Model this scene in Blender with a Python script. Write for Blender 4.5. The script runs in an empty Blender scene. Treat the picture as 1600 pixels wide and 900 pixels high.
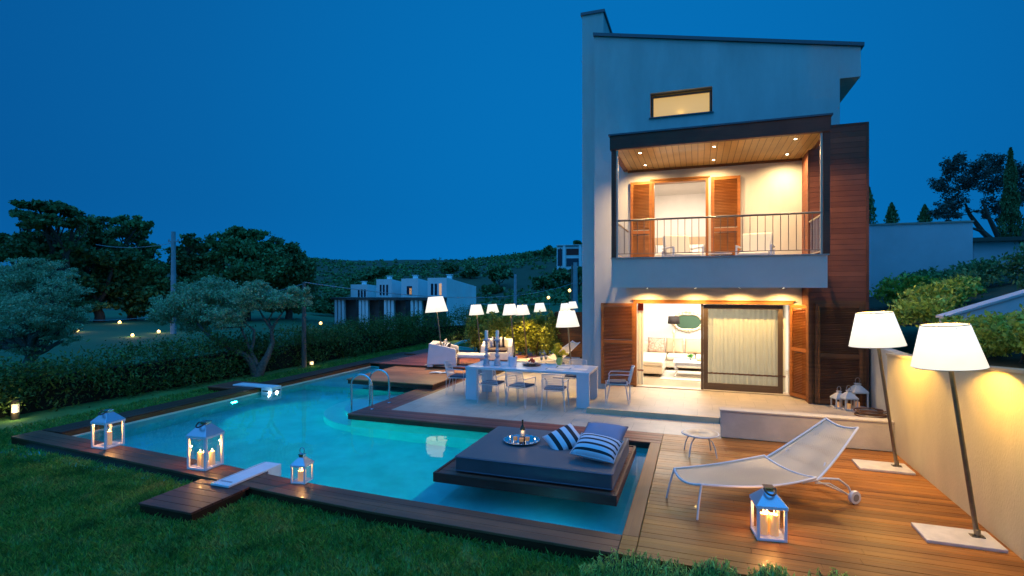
import bpy, bmesh, math, random
import numpy as np
from mathutils import Vector, Matrix, Euler
random.seed(7)
RNG = np.random.default_rng(11)
PI = math.pi
SC = bpy.context.scene
COL = SC.collection
rad = math.radians

# ---------------------------------------------------------------- camera
YAW = rad(19.37); SN, CS = math.sin(YAW), math.cos(YAW)
FPX, CAMZ = 825.0, 2.7
cam = bpy.data.cameras.new('camera'); camo = bpy.data.objects.new('camera', cam); COL.objects.link(camo)
camo.location = (0, 0, CAMZ); camo.rotation_euler = (PI/2, 0, YAW)
cam.sensor_width = 36; cam.lens = 36*FPX/1600; cam.clip_start = .05; cam.clip_end = 3000
SC.camera = camo

# survey helpers: picture measurements turned into places on real planes
def gnd(px, py, z=0.0):
    Z = FPX*(CAMZ-z)/(py-450); X = (px-800)/FPX*Z
    return Vector((-SN*Z+CS*X, CS*Z+SN*X, z))
def wallp(px, py, Y):
    r = (px-800)/FPX; Z = Y/(CS+r*SN)
    return Vector((Z*(-SN+r*CS), Y, CAMZ-(py-450)/FPX*Z))
def far(px, py, Z):
    X = (px-800)/FPX*Z
    return Vector((-SN*Z+CS*X, CS*Z+SN*X, CAMZ-(py-450)/FPX*Z))

# ---------------------------------------------------------------- objects
def tag(o, label=None, cat=None, group=None, kind=None):
    if label: o['label'] = label
    if cat: o['category'] = cat
    if group: o['group'] = group
    if kind: o['kind'] = kind
    return o
def empty(name, loc=(0,0,0), rz=0, label=None, cat=None, group=None):
    o = bpy.data.objects.new(name, None); COL.objects.link(o)
    o.location = loc; o.rotation_euler = (0,0,rz); o.empty_display_size = .1
    return tag(o, label, cat, group)
def copy_tree(o, parent=None):
    c = o.copy(); COL.objects.link(c)
    if parent: c.parent = parent
    for ch in list(o.children): copy_tree(ch, c)
    return c

class MB:
    def __init__(s): s.v = []; s.f = []; s.m = []
    def add(s, vs, fs, mi=0):
        b = len(s.v); s.v += [tuple(v) for v in vs]
        for f in fs: s.f.append(tuple(b+i for i in f)); s.m.append(mi)
        return s
    def box(s, x0, x1, y0, y1, z0, z1, mi=0, M=None):
        vs = [Vector(p) for p in ((x0,y0,z0),(x1,y0,z0),(x1,y1,z0),(x0,y1,z0),(x0,y0,z1),(x1,y0,z1),(x1,y1,z1),(x0,y1,z1))]
        if M: vs = [M @ v for v in vs]
        return s.add(vs, [(0,3,2,1),(4,5,6,7),(0,1,5,4),(1,2,6,5),(2,3,7,6),(3,0,4,7)], mi)
    def quad(s, a, b, c, d, mi=0): return s.add([a,b,c,d], [(0,1,2,3)], mi)
    def prism(s, pts, z0, z1, mi=0, holes=None):
        n = len(pts)
        return s.add([(p[0],p[1],z0) for p in pts]+[(p[0],p[1],z1) for p in pts],
                     [tuple(range(n-1,-1,-1)), tuple(range(n,2*n))]+[(i,(i+1)%n,n+(i+1)%n,n+i) for i in range(n)], mi)
    def prism_y(s, pts, y0, y1, mi=0):      # outline in x,z extruded along y
        n = len(pts)
        return s.add([(p[0],y0,p[1]) for p in pts]+[(p[0],y1,p[1]) for p in pts],
                     [tuple(range(n)), tuple(range(2*n-1,n-1,-1))]+[((i+1)%n,i,n+i,n+(i+1)%n) for i in range(n)], mi)
    def tube(s, pts, r, n=8, mi=0, closed=False, cap=True):
        pts = [Vector(p) for p in pts]; k = len(pts)
        rs = r if isinstance(r, (list, tuple)) else [r]*k
        b = len(s.v); up = None
        for i, p in enumerate(pts):
            if closed: d = pts[(i+1)%k]-pts[i-1]
            else: d = pts[min(i+1,k-1)]-pts[max(i-1,0)]
            if d.length < 1e-9: d = Vector((0,0,1))
            d.normalize()
            if up is None:
                up = Vector((0,0,1)) if abs(d.z) < .9 else Vector((1,0,0))
            a = d.cross(up)
            if a.length < 1e-4: a = d.cross(Vector((0,1,0)))
            a.normalize(); up = a.cross(d).normalized()
            for j in range(n):
                t = 2*PI*j/n
                s.v.append(tuple(p+(a*math.cos(t)+up*math.sin(t))*rs[i]))
        rng = k if closed else k-1
        for i in range(rng):
            i2 = (i+1)%k
            for j in range(n):
                j2 = (j+1)%n
                s.f.append((b+i*n+j, b+i*n+j2, b+i2*n+j2, b+i2*n+j)); s.m.append(mi)
        if cap and not closed:
            s.f.append(tuple(b+j for j in range(n-1,-1,-1))); s.m.append(mi)
            s.f.append(tuple(b+(k-1)*n+j for j in range(n))); s.m.append(mi)
        return s
    def lathe(s, prof, c=(0,0,0), n=24, mi=0, M=None, cap=True):
        b = len(s.v); c = Vector(c)
        for (r, z) in prof:
            for j in range(n):
                t = 2*PI*j/n; v = Vector((r*math.cos(t), r*math.sin(t), z))
                if M: v = M @ v
                s.v.append(tuple(c+v))
        for i in range(len(prof)-1):
            for j in range(n):
                j2 = (j+1)%n
                s.f.append((b+i*n+j, b+i*n+j2, b+(i+1)*n+j2, b+(i+1)*n+j)); s.m.append(mi)
        if cap:
            if prof[0][0] > 1e-4: s.f.append(tuple(b+j for j in range(n-1,-1,-1))); s.m.append(mi)
            if prof[-1][0] > 1e-4: s.f.append(tuple(b+(len(prof)-1)*n+j for j in range(n))); s.m.append(mi)
        return s
    def build(s, name, mats, parent=None, smooth=False, bev=0, seg=2, sub=0, solid=0):
        me = bpy.data.meshes.new(name)
        me.from_pydata(s.v, [], s.f); me.update()
        if not isinstance(mats, (list, tuple)): mats = [mats]
        for m in mats: me.materials.append(m)
        me.polygons.foreach_set('material_index', s.m)
        if smooth:
            me.polygons.foreach_set('use_smooth', [True]*len(me.polygons))
            try: me.set_sharp_from_angle(angle=rad(40))
            except Exception: pass
        o = bpy.data.objects.new(name, me); COL.objects.link(o)
        if parent: o.parent = parent
        if solid:
            m = o.modifiers.new('s', 'SOLIDIFY'); m.thickness = solid; m.offset = 0
        if bev:
            m = o.modifiers.new('b', 'BEVEL'); m.width = bev; m.segments = seg; m.limit_method = 'ANGLE'; m.angle_limit = rad(35)
        if sub:
            m = o.modifiers.new('ss', 'SUBSURF'); m.levels = sub; m.render_levels = sub
        return o

def grid_mesh(name, V, nu, nv, mats, parent=None, smooth=True, **k):
    mb = MB(); mb.v = [tuple(v) for v in V]
    for i in range(nu-1):
        for j in range(nv-1):
            a = i*nv+j; mb.f.append((a, a+1, a+nv+1, a+nv)); mb.m.append(0)
    return mb.build(name, mats, parent, smooth, **k)

# leaves as small bent quads, made with numpy
def leaf_mesh(name, P, size, mat, parent=None, aspect=.45, updir=None, jitter=1.0, seed=1):
    g = np.random.default_rng(seed); n = len(P)
    d = g.normal(size=(n,3))*jitter
    if updir is not None: d = d+np.asarray(updir)
    d /= np.linalg.norm(d, axis=1)[:,None]+1e-9
    q = g.normal(size=(n,3)); w = np.cross(d, q); w /= np.linalg.norm(w, axis=1)[:,None]+1e-9
    L = (size*g.uniform(.6,1.4,n))[:,None]
    a = P-d*L*.5; c = P+d*L*.5; m = P+np.cross(d,w)*L*.08
    b1 = m+w*L*aspect*.5; b2 = m-w*L*aspect*.5
    V = np.stack([a,b1,c,b2],1).reshape(-1,3)
    me = bpy.data.meshes.new(name)
    me.vertices.add(4*n); me.vertices.foreach_set('co', V.ravel())
    me.loops.add(4*n); me.loops.foreach_set('vertex_index', np.arange(4*n))
    me.polygons.add(n); me.polygons.foreach_set('loop_start', np.arange(0,4*n,4)); me.polygons.foreach_set('loop_total', np.full(n,4))
    me.update(calc_edges=True); me.materials.append(mat)
    o = bpy.data.objects.new(name, me); COL.objects.link(o)
    if parent: o.parent = parent
    return o
def lobes_points(lobes, n, shell=.55, seed=1, clump=.0, nclump=0):
    """points spread through ellipsoid lobes, thick near their skins, gathered in clumps"""
    g = np.random.default_rng(seed)
    vol = np.array([l[3]*l[4]*l[5] for l in lobes])**.7; vol /= vol.sum()
    out = []
    for l, p in zip(lobes, vol):
        k = max(8, int(n*p))
        if nclump:
            kc = max(3, int(nclump*p))
            d = g.normal(size=(kc,3)); d /= np.linalg.norm(d,axis=1)[:,None]
            r = (shell+(1-shell)*g.random(kc))[:,None]
            C = d*r
            idx = g.integers(0,kc,k)
            Q = C[idx]+g.normal(size=(k,3))*clump
        else:
            d = g.normal(size=(k,3)); d /= np.linalg.norm(d,axis=1)[:,None]
            Q = d*((shell+(1-shell)*g.random(k))[:,None])
        out.append(Q*np.array(l[3:6])+np.array(l[:3]))
    return np.concatenate(out)

# ---------------------------------------------------------------- materials
MATS = {}
def newmat(name):
    m = bpy.data.materials.new(name); m.use_nodes = True
    nt = m.node_tree; b = nt.nodes['Principled BSDF']
    return m, nt, b
def N(nt, t, **k):
    n = nt.nodes.new(t)
    for a, v in k.items(): setattr(n, a, v)
    return n
def mat(name, col, rough=.6, metal=0, var=.0, vscale=4, bump=0, bscale=60, coat=0, spec=None, emit=None, estr=0, trans=0, ior=1.45, alpha=1, sss=0, coords='Object', col2=None, stretch=None, sheen=0):
    if name in MATS: return MATS[name]
    m, nt, b = newmat(name)
    L = nt.links.new
    b.inputs['Base Color'].default_value = (*col, 1); b.inputs['Roughness'].default_value = rough; b.inputs['Metallic'].default_value = metal
    b.inputs['Coat Weight'].default_value = coat; b.inputs['Transmission Weight'].default_value = trans; b.inputs['IOR'].default_value = ior
    if spec is not None: b.inputs['Specular IOR Level'].default_value = spec
    if sheen: b.inputs['Sheen Weight'].default_value = sheen
    if sss:
        b.inputs['Subsurface Weight'].default_value = sss; b.inputs['Subsurface Radius'].default_value = (.02,.01,.005)
    if emit: b.inputs['Emission Color'].default_value = (*emit,1); b.inputs['Emission Strength'].default_value = estr
    if alpha < 1: b.inputs['Alpha'].default_value = alpha
    tc = N(nt,'ShaderNodeTexCoord'); src = tc.outputs[coords]
    if stretch:
        mp = N(nt,'ShaderNodeMapping'); mp.inputs['Scale'].default_value = stretch; L(src, mp.inputs['Vector']); src = mp.outputs[0]
    if var or col2:
        nz = N(nt,'ShaderNodeTexNoise'); nz.inputs['Scale'].default_value = vscale; nz.inputs['Detail'].default_value = 8; nz.inputs['Roughness'].default_value = .6
        L(src, nz.inputs['Vector'])
        cr = N(nt,'ShaderNodeValToRGB'); cr.color_ramp.elements[0].position = .33; cr.color_ramp.elements[1].position = .68
        lo = col2 if col2 else tuple(c*(1-var) for c in col); hi = col if col2 else tuple(min(1,c*(1+var)) for c in col)
        cr.color_ramp.elements[0].color = (*lo,1); cr.color_ramp.elements[1].color = (*hi,1)
        L(nz.outputs[0], cr.inputs[0]); L(cr.outputs[0], b.inputs['Base Color'])
        mr = N(nt,'ShaderNodeMapRange'); mr.inputs[3].default_value = rough*.85; mr.inputs[4].default_value = min(1,rough*1.15)
        L(nz.outputs[0], mr.inputs[0]); L(mr.outputs[0], b.inputs['Roughness'])
    if bump:
        n2 = N(nt,'ShaderNodeTexNoise'); n2.inputs['Scale'].default_value = bscale; n2.inputs['Detail'].default_value = 5
        L(src, n2.inputs['Vector'])
        bp = N(nt,'ShaderNodeBump'); bp.inputs['Strength'].default_value = bump; bp.inputs['Distance'].default_value = .01
        L(n2.outputs[0], bp.inputs['Height']); L(bp.outputs[0], b.inputs['Normal'])
    MATS[name] = m
    return m
def plankmat(name, c1, c2, axis='Y', width=.14, rough=.45, grain=1.0, slat_bump=0, coat=.0, off=0):
    """wood boards; each board its own tone. axis = direction across the boards"""
    if name in MATS: return MATS[name]
    m, nt, b = newmat(name); L = nt.links.new; b.inputs['Specular IOR Level'].default_value = .28
    tc = N(nt,'ShaderNodeTexCoord'); sep = N(nt,'ShaderNodeSeparateXYZ'); L(tc.outputs['Object'], sep.inputs[0])
    dv = N(nt,'ShaderNodeMath', operation='MULTIPLY_ADD'); dv.inputs[1].default_value = 1/width; dv.inputs[2].default_value = off; L(sep.outputs[axis], dv.inputs[0])
    fl = N(nt,'ShaderNodeMath', operation='FLOOR'); L(dv.outputs[0], fl.inputs[0])
    wn = N(nt,'ShaderNodeTexWhiteNoise', noise_dimensions='1D'); L(fl.outputs[0], wn.inputs['W'])
    # grain stretched along the boards, shifted per board
    mp = N(nt,'ShaderNodeMapping')
    sc = {'X':(30,1.2,1.2),'Y':(1.2,30,1.2),'Z':(1.2,1.2,30)}[axis]
    mp.inputs['Scale'].default_value = sc; L(tc.outputs['Object'], mp.inputs['Vector'])
    ad = N(nt,'ShaderNodeVectorMath', operation='MULTIPLY_ADD'); L(wn.outputs['Color'], ad.inputs[0]); ad.inputs[1].default_value = (9,9,9); L(mp.outputs[0], ad.inputs[2])
    nz = N(nt,'ShaderNodeTexNoise'); nz.inputs['Scale'].default_value = 1.6; nz.inputs['Detail'].default_value = 9; nz.inputs['Roughness'].default_value = .65; L(ad.outputs[0], nz.inputs['Vector'])
    a1 = N(nt,'ShaderNodeMath', operation='MULTIPLY_ADD'); L(wn.outputs['Value'], a1.inputs[0]); a1.inputs[1].default_value = .55; 
    s2 = N(nt,'ShaderNodeMath', operation='MULTIPLY_ADD'); L(nz.outputs[0], s2.inputs[0]); s2.inputs[1].default_value = 1.3*grain; s2.inputs[2].default_value = -.42*grain; L(s2.outputs[0], a1.inputs[2])
    cr = N(nt,'ShaderNodeValToRGB'); cr.color_ramp.elements[0].color = (*c1,1); cr.color_ramp.elements[1].color = (*c2,1); cr.color_ramp.elements[0].position = .1; cr.color_ramp.elements[1].position = .95
    L(a1.outputs[0], cr.inputs[0])
    # soft worn blotches
    bn = N(nt,'ShaderNodeTexNoise'); bn.inputs['Scale'].default_value = 1.1; bn.inputs['Detail'].default_value = 4; L(tc.outputs['Object'], bn.inputs['Vector'])
    mr = N(nt,'ShaderNodeMapRange'); mr.inputs[1].default_value = .3; mr.inputs[2].default_value = .7; mr.inputs[3].default_value = .72; mr.inputs[4].default_value = 1.15; L(bn.outputs[0], mr.inputs[0])
    mx = N(nt,'ShaderNodeVectorMath', operation='SCALE'); L(cr.outputs[0], mx.inputs[0]); L(mr.outputs[0], mx.inputs['Scale'])
    if slat_bump:
        f0 = N(nt,'ShaderNodeMath', operation='FRACT'); L(dv.outputs[0], f0.inputs[0]); g0 = N(nt,'ShaderNodeMath', operation='LESS_THAN'); L(f0.outputs[0], g0.inputs[0]); g0.inputs[1].default_value = slat_bump
        gm_ = N(nt,'ShaderNodeMix', data_type='RGBA'); L(g0.outputs[0], gm_.inputs['Factor']); L(mx.outputs[0], gm_.inputs['A']); gm_.inputs['B'].default_value = (*[c*.25 for c in c1],1); L(gm_.outputs['Result'], b.inputs['Base Color'])
    else: L(mx.outputs[0], b.inputs['Base Color'])
    rr = N(nt,'ShaderNodeMapRange'); rr.inputs[3].default_value = rough*.75; rr.inputs[4].default_value = rough*1.3; L(nz.outputs[0], rr.inputs[0]); L(rr.outputs[0], b.inputs['Roughness'])
    hgt = nz.outputs[0]
    bp = N(nt,'ShaderNodeBump'); bp.inputs['Strength'].default_value = .25; bp.inputs['Distance'].default_value = .004; L(hgt, bp.inputs['Height'])
    last = bp.outputs[0]
    if slat_bump:
        fr = N(nt,'ShaderNodeMath', operation='FRACT'); L(dv.outputs[0], fr.inputs[0])
        # groove between the boards
        c1n = N(nt,'ShaderNodeMath', operation='LESS_THAN'); L(fr.outputs[0], c1n.inputs[0]); c1n.inputs[1].default_value = slat_bump
        iv = N(nt,'ShaderNodeMath', operation='SUBTRACT'); iv.inputs[0].default_value = 1; L(c1n.outputs[0], iv.inputs[1])
        b2 = N(nt,'ShaderNodeBump'); b2.inputs['Strength'].default_value = 1; b2.inputs['Distance'].default_value = .012; L(iv.outputs[0], b2.inputs['Height']); L(last, b2.inputs['Normal']); last = b2.outputs[0]
    L(last, b.inputs['Normal'])
    b.inputs['Coat Weight'].default_value = coat
    MATS[name] = m
    return m
def leafmat(name, col, var=.5, rough=.55, trans=.25):
    if name in MATS: return MATS[name]
    m, nt, b = newmat(name); L = nt.links.new
    geo = N(nt,'ShaderNodeNewGeometry'); 
    wn = N(nt,'ShaderNodeMapRange'); wn.inputs[3].default_value = 1-var; wn.inputs[4].default_value = 1+var; L(geo.outputs['Random Per Island'], wn.inputs[0])
    sc = N(nt,'ShaderNodeVectorMath', operation='SCALE'); sc.inputs[0].default_value = col; L(wn.outputs[0], sc.inputs['Scale'])
    L(sc.outputs[0], b.inputs['Base Color']); b.inputs['Roughness'].default_value = rough; b.inputs['Specular IOR Level'].default_value = .3
    tr = N(nt,'ShaderNodeBsdfTranslucent'); L(sc.outputs[0], tr.inputs[0])
    mx = N(nt,'ShaderNodeMixShader'); mx.inputs[0].default_value = trans
    L(b.outputs[0], mx.inputs[1]); L(tr.outputs[0], mx.inputs[2]); L(mx.outputs[0], nt.nodes['Material Output'].inputs[0])
    MATS[name] = m
    return m

WARM = (1.0, .60, .22)
stucco = mat('stucco', (.54,.52,.49), .9, var=.10, vscale=1.6, bump=.3, bscale=70, stretch=(1,1,.28))
stucco_t = mat('stucco_tan', (.62,.50,.27), .9, var=.13, vscale=.9, bump=.35, bscale=50, stretch=(1,1,.45))
metal_trim = mat('metal_trim', (.12,.12,.13), .45, .8)
steel = mat('steel', (.62,.62,.64), .16, 1.0)
steel_b = mat('brushed_steel', (.22,.19,.14), .35, .9, var=.1, vscale=20)
white_pt = mat('white_lacquer', (.72,.72,.74), .35, var=.05, vscale=6)
white_metal = mat('white_metal', (.62,.62,.64), .4, .1)
deck_x = plankmat('deck_boards', (.15,.045,.007), (.46,.175,.030), 'Y', .115, .42, coat=.04)
deck_y = plankmat('deck_boards_cross', (.07,.028,.012), (.20,.082,.03), 'X', .17, .45, coat=.03)
deck_red = plankmat('red_deck_boards', (.12,.034,.022), (.30,.090,.055), 'Y', .14, .46, coat=.03)
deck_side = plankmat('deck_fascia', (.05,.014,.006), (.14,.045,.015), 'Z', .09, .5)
riser_w = plankmat('pool_riser_wood_lit', (.14,.045,.012), (.30,.11,.03), 'Z', .07, .5)  # brighter wood: lamp light on the riser boards is put into the colour
clad = plankmat('wall_cladding', (.15,.048,.026), (.29,.095,.048), 'Z', .118, .55, slat_bump=.035, grain=.7)
shutter_w = plankmat('shutter_wood', (.24,.082,.020), (.39,.145,.036), 'Z', .05, .42, grain=.6, coat=.1)
beam_w = plankmat('beam_wood', (.075,.030,.018), (.16,.060,.034), 'Z', .6, .5)
ceil_w = plankmat('ceiling_boards', (.42,.26,.085), (.62,.40,.15), 'X', .135, .42, slat_bump=.09, grain=.7, coat=.15)
fence_w = plankmat('fence_boards', (.09,.035,.012), (.20,.08,.025), 'Z', .14, .6, slat_bump=.05)
# ================================================================ WORLD
w = bpy.data.worlds.new('World'); SC.world = w; w.use_nodes = True
nt = w.node_tree; L = nt.links.new; bg = nt.nodes['Background']
sky = N(nt,'ShaderNodeTexSky', sky_type='NISHITA'); sky.sun_disc = False
sky.sun_elevation = rad(4); sky.sun_rotation = rad(200); sky.altitude = 50; sky.air_density = 1.5; sky.dust_density = .6; sky.ozone_density = 4
bw = N(nt,'ShaderNodeRGBToBW'); L(sky.outputs[0], bw.inputs[0])
tc = N(nt,'ShaderNodeTexCoord'); 
# the afterglow: brighter towards the part of the sky behind the house, deeper to the sides, raised as fill overhead and behind the camera
dt = N(nt,'ShaderNodeVectorMath', operation='DOT_PRODUCT'); L(tc.outputs['Generated'], dt.inputs[0])
gd = Vector((-.16,.95,.26)).normalized(); dt.inputs[1].default_value = gd
cr = N(nt,'ShaderNodeValToRGB'); e = cr.color_ramp.elements
e[0].position = .25; e[0].color = (.010,.24,.66,1)
e[1].position = 1.0; e[1].color = (.0015,.166,.50,1)
x = e.new(.50); x.color = (.003,.115,.37,1)
x = e.new(.60); x.color = (.002,.104,.345,1)
x = e.new(.78); x.color = (.0020,.125,.395,1)
x = e.new(.92); x.color = (.0015,.150,.46,1)
L(dt.outputs['Value'], cr.inputs[0])
# a little of the physical sky's own gradient
mr = N(nt,'ShaderNodeMapRange'); mr.inputs[1].default_value = 0; mr.inputs[2].default_value = 8; mr.inputs[3].default_value = .94; mr.inputs[4].default_value = 1.12
L(bw.outputs[0], mr.inputs[0])
sc_ = N(nt,'ShaderNodeVectorMath', operation='SCALE'); L(cr.outputs[0], sc_.inputs[0])
# unseen sky overhead brightened to lift the unlit ground and trees
sz = N(nt,'ShaderNodeSeparateXYZ'); L(tc.outputs['Generated'], sz.inputs[0])
mz = N(nt,'ShaderNodeMapRange'); mz.inputs[1].default_value = .50; mz.inputs[2].default_value = 1; mz.inputs[3].default_value = 1; mz.inputs[4].default_value = 3.2; L(sz.outputs['Z'], mz.inputs[0])
hz = N(nt,'ShaderNodeMapRange'); hz.interpolation_type = 'SMOOTHSTEP'; hz.inputs[1].default_value = -.02; hz.inputs[2].default_value = .16; hz.inputs[3].default_value = 1.14; hz.inputs[4].default_value = 1.0; L(sz.outputs['Z'], hz.inputs[0])
m0 = N(nt,'ShaderNodeMath', operation='MULTIPLY'); L(mr.outputs[0], m0.inputs[0]); L(hz.outputs[0], m0.inputs[1])
mm = N(nt,'ShaderNodeMath', operation='MULTIPLY'); L(m0.outputs[0], mm.inputs[0]); L(mz.outputs[0], mm.inputs[1]); L(mm.outputs[0], sc_.inputs['Scale'])
L(sc_.outputs[0], bg.inputs[0]); bg.inputs[1].default_value = 1.0
# residual twilight, very soft and weak
sl = bpy.data.lights.new('twilight', 'SUN'); sl.energy = .38; sl.angle = rad(90); sl.color = (.26,.42,.90)
so = bpy.data.objects.new('twilight', sl); COL.objects.link(so); so.rotation_euler = (rad(24), 0, rad(-28))
tag(so, kind='structure')
SC.view_settings.view_transform = 'Standard'; SC.view_settings.look = 'None'; SC.view_settings.gamma = 1; SC.view_settings.exposure = 0
SC.render.engine = 'CYCLES'; cy = SC.cycles
cy.use_denoising = True; cy.denoiser = 'OPENIMAGEDENOISE'
cy.max_bounces = 8; cy.diffuse_bounces = 3; cy.glossy_bounces = 4; cy.transmission_bounces = 6; cy.transparent_max_bounces = 16
cy.caustics_reflective = False; cy.caustics_refractive = True; cy.blur_glossy = .5; cy.sample_clamp_indirect = 2.5; cy.sample_clamp_direct = 0
cy.use_light_tree = True; cy.use_adaptive_sampling = True; cy.adaptive_threshold = .02

def point(name, loc, W, col=WARM, r=.03, parent=None):
    l = bpy.data.lights.new(name, 'POINT'); l.energy = W; l.color = col; l.shadow_soft_size = r
    o = bpy.data.objects.new(name, l); COL.objects.link(o); o.location = loc
    if parent: o.parent = parent
    return o
def spot(name, loc, target, W, col=WARM, size=90, blend=.5, r=.03, parent=None):
    l = bpy.data.lights.new(name, 'SPOT'); l.energy = W; l.color = col; l.shadow_soft_size = r; l.spot_size = rad(size); l.spot_blend = blend
    o = bpy.data.objects.new(name, l); COL.objects.link(o); o.location = loc
    d = Vector(target)-Vector(loc); o.rotation_euler = d.to_track_quat('-Z','Y').to_euler()
    if parent: o.parent = parent
    return o
def area(name, loc, target, W, sx, sy, col=WARM, parent=None, spread=180):
    l = bpy.data.lights.new(name, 'AREA'); l.energy = W; l.color = col; l.shape = 'RECTANGLE'; l.size = sx; l.size_y = sy; l.spread = rad(spread)
    o = bpy.data.objects.new(name, l); COL.objects.link(o); o.location = loc
    d = Vector(target)-Vector(loc); o.rotation_euler = d.to_track_quat('-Z','Y').to_euler()
    if parent: o.parent = parent
    return o

# ================================================================ GROUND
LZ = -.14
lawn_m = mat('lawn_soil', (.06,.15,.03), .95, col2=(.10,.24,.05), vscale=1.3, bump=.6, bscale=140)
field_m = mat('field_grass', (.032,.13,.045), .95, col2=(.02,.08,.03), vscale=.12, bump=.4, bscale=8)
hill_m = mat('hill_scrub', (.06,.075,.035), .98, col2=(.025,.045,.022), vscale=.05, bump=.8, bscale=.6)
PX0, PX1 = -11.25, -.80
pool_poly = [(-11.25,6.45),(-6.3,6.10),(-5.0,5.95),(-.80,5.83),(-.80,9.60),(-7.05,9.60),(-6.92,16.3),(-11.15,16.3)]
# garden sheet with the pool cut out: rings of rectangles round it
g = MB()
def gq(x0,x1,y0,y1): g.quad((x0,y0,LZ),(x1,y0,LZ),(x1,y1,LZ),(x0,y1,LZ))
gq(-14.6,12,-10,5.6); gq(-14.6,-11.4,5.6,40); gq(-.7,12,5.6,40); gq(-11.4,-.7,16.4,40); gq(-6.85,-.7,9.8,16.4)
lawn = g.build('lawn', lawn_m); tag(lawn, kind='structure')

def ridge(px):   # skyline of the hill, by bearing
    return float(np.interp(px, [-600,0,300,490,560,630,700,760,800,860,905,1100,1400,1700,2300],[420,416,411,406,412,407,408,406,402,394,391,390,388,390,400]))
def hgt(x, y):
    Z = -SN*x+CS*y; X = CS*x+SN*y
    if Z < 1: return -.5
    px = 800+FPX*X/Z; r = math.hypot(X,Z)
    px = max(-600,min(2300,px))
    lo = float(np.interp(px, [0,450,560,760,900,1200],[-.7,-.9,-2.0,-2.0,-1.0,1.0]))
    h = float(np.interp(Z, [14,30,52], [-.14, lo*.6, lo]))
    top = CAMZ+(450-ridge(px))/FPX*250
    mid0 = float(np.interp(px,[0,500,600,900],[150,120,80,62]))
    if Z > mid0:
        t = min(1,(Z-mid0)/(250-mid0)); t = t*t*(3-2*t)
        h = lo+(top-lo)*t
        if Z > 250: h = top-(Z-250)*.03
        n = math.sin(x*.07+1)*math.cos(y*.055)+.5*math.sin(x*.17+y*.13)
        h += n*1.0*t*(1-t)*2
    return h
xs = sorted(set(list(np.linspace(-600,-130,16))+list(np.linspace(-130,-14.6,40))+[-14.6]+list(np.linspace(-14.6,12,8))+list(np.linspace(12,80,14))+list(np.linspace(80,500,14))))
ys = sorted(set(list(np.linspace(-60,-10,4))+list(np.linspace(-10,40,12))+list(np.linspace(40,130,32))+list(np.linspace(130,330,44))+list(np.linspace(330,800,8))))
tb = MB()
for xx in xs:
    for yy in ys: tb.v.append((xx,yy,hgt(xx,yy) if not(-14.7<xx<12.1 and -10.1<yy<40.1) else LZ-.004))
ny = len(ys)
for i in range(len(xs)-1):
    for j in range(ny-1):
        cx, cy_ = (xs[i]+xs[i+1])/2, (ys[j]+ys[j+1])/2
        if -14.6<cx<12 and -10<cy_<40: continue
        tb.f.append((i*ny+j,(i+1)*ny+j,(i+1)*ny+j+1,i*ny+j+1)); tb.m.append(1 if math.hypot(cx,cy_)>105 else 0)
terr = tb.build('hills', [field_m, hill_m], smooth=True); tag(terr, kind='structure')

# short turf in the garden: blades
def blades(name, P, h, mat_, seed=3, lean=.5, wd=.0045):
    g = np.random.default_rng(seed); n = len(P)
    H = (h*g.uniform(.5,1.35,n))[:,None]; a = g.uniform(0,2*PI,n)
    d = np.stack([np.cos(a),np.sin(a),np.zeros(n)],1); t = np.stack([-np.sin(a),np.cos(a),np.zeros(n)],1)
    ln = d*g.uniform(0,lean,n)[:,None]*H
    W = wd*g.uniform(.7,1.5,n)[:,None]
    up = np.array([0,0,1.])
    V = np.stack([P-t*W, P+t*W, P+ln*.35+up*H*.6+t*W*.7, P+ln+up*H, P+ln*.35+up*H*.6-t*W*.7],1).reshape(-1,3)
    me = bpy.data.meshes.new(name)
    me.vertices.add(5*n); me.vertices.foreach_set('co', V.ravel())
    me.loops.add(5*n); me.loops.foreach_set('vertex_index', np.arange(5*n))
    me.polygons.add(n); me.polygons.foreach_set('loop_start', np.arange(0,5*n,5)); me.polygons.foreach_set('loop_total', np.full(n,5))
    me.update(calc_edges=True); me.materials.append(mat_)
    o = bpy.data.objects.new(name, me); COL.objects.link(o); return o
grass_m = leafmat('grass_blades', (.17,.40,.15), .5, .5, .3)
_nt = grass_m.node_tree; _sc = [n for n in _nt.nodes if n.type == 'VECT_MATH'][0]
_g = N(_nt,'ShaderNodeNewGeometry'); _n1 = N(_nt,'ShaderNodeTexNoise'); _n1.inputs['Scale'].default_value = 2.3; _n1.inputs['Detail'].default_value = 6; _n1.inputs['Roughness'].default_value = .7
_nt.links.new(_g.outputs['Position'], _n1.inputs['Vector']); _cr = N(_nt,'ShaderNodeValToRGB'); _e = _cr.color_ramp.elements
_e[0].position = .36; _e[0].color = (.065,.22,.045,1); _e[1].position = .66; _e[1].color = (.33,.40,.10,1); _x = _e.new(.5); _x.color = (.14,.38,.06,1)
_nt.links.new(_n1.outputs[0], _cr.inputs[0]); _nt.links.new(_cr.outputs[0], _sc.inputs[0])
gp = []
R_ = np.random.default_rng(5)
def scatter(x0,x1,y0,y1,dens):
    n = int((x1-x0)*(y1-y0)*dens); return np.stack([R_.uniform(x0,x1,n),R_.uniform(y0,y1,n),np.full(n,LZ)],1)
A = scatter(-12.9,1.0,2.6,6.4,3900); 
front = np.interp(A[:,0],[-12,-6.63,-3.7,-.55,3],[6.0,5.68,5.44,5.42,5.42])-.02
keep = (A[:,1]<front) | (A[:,0]<-11.85)
keep &= ~((A[:,0]>-6.66)&(A[:,0]<-5.7)&(A[:,1]>4.68))
A = A[keep]
# what the picture shows of it, with a margin
Zc = -SN*A[:,0]+CS*A[:,1]; Xc = CS*A[:,0]+SN*A[:,1]
A = A[(Zc>4.4)&(np.abs(Xc/Zc)<1.15)]
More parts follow.
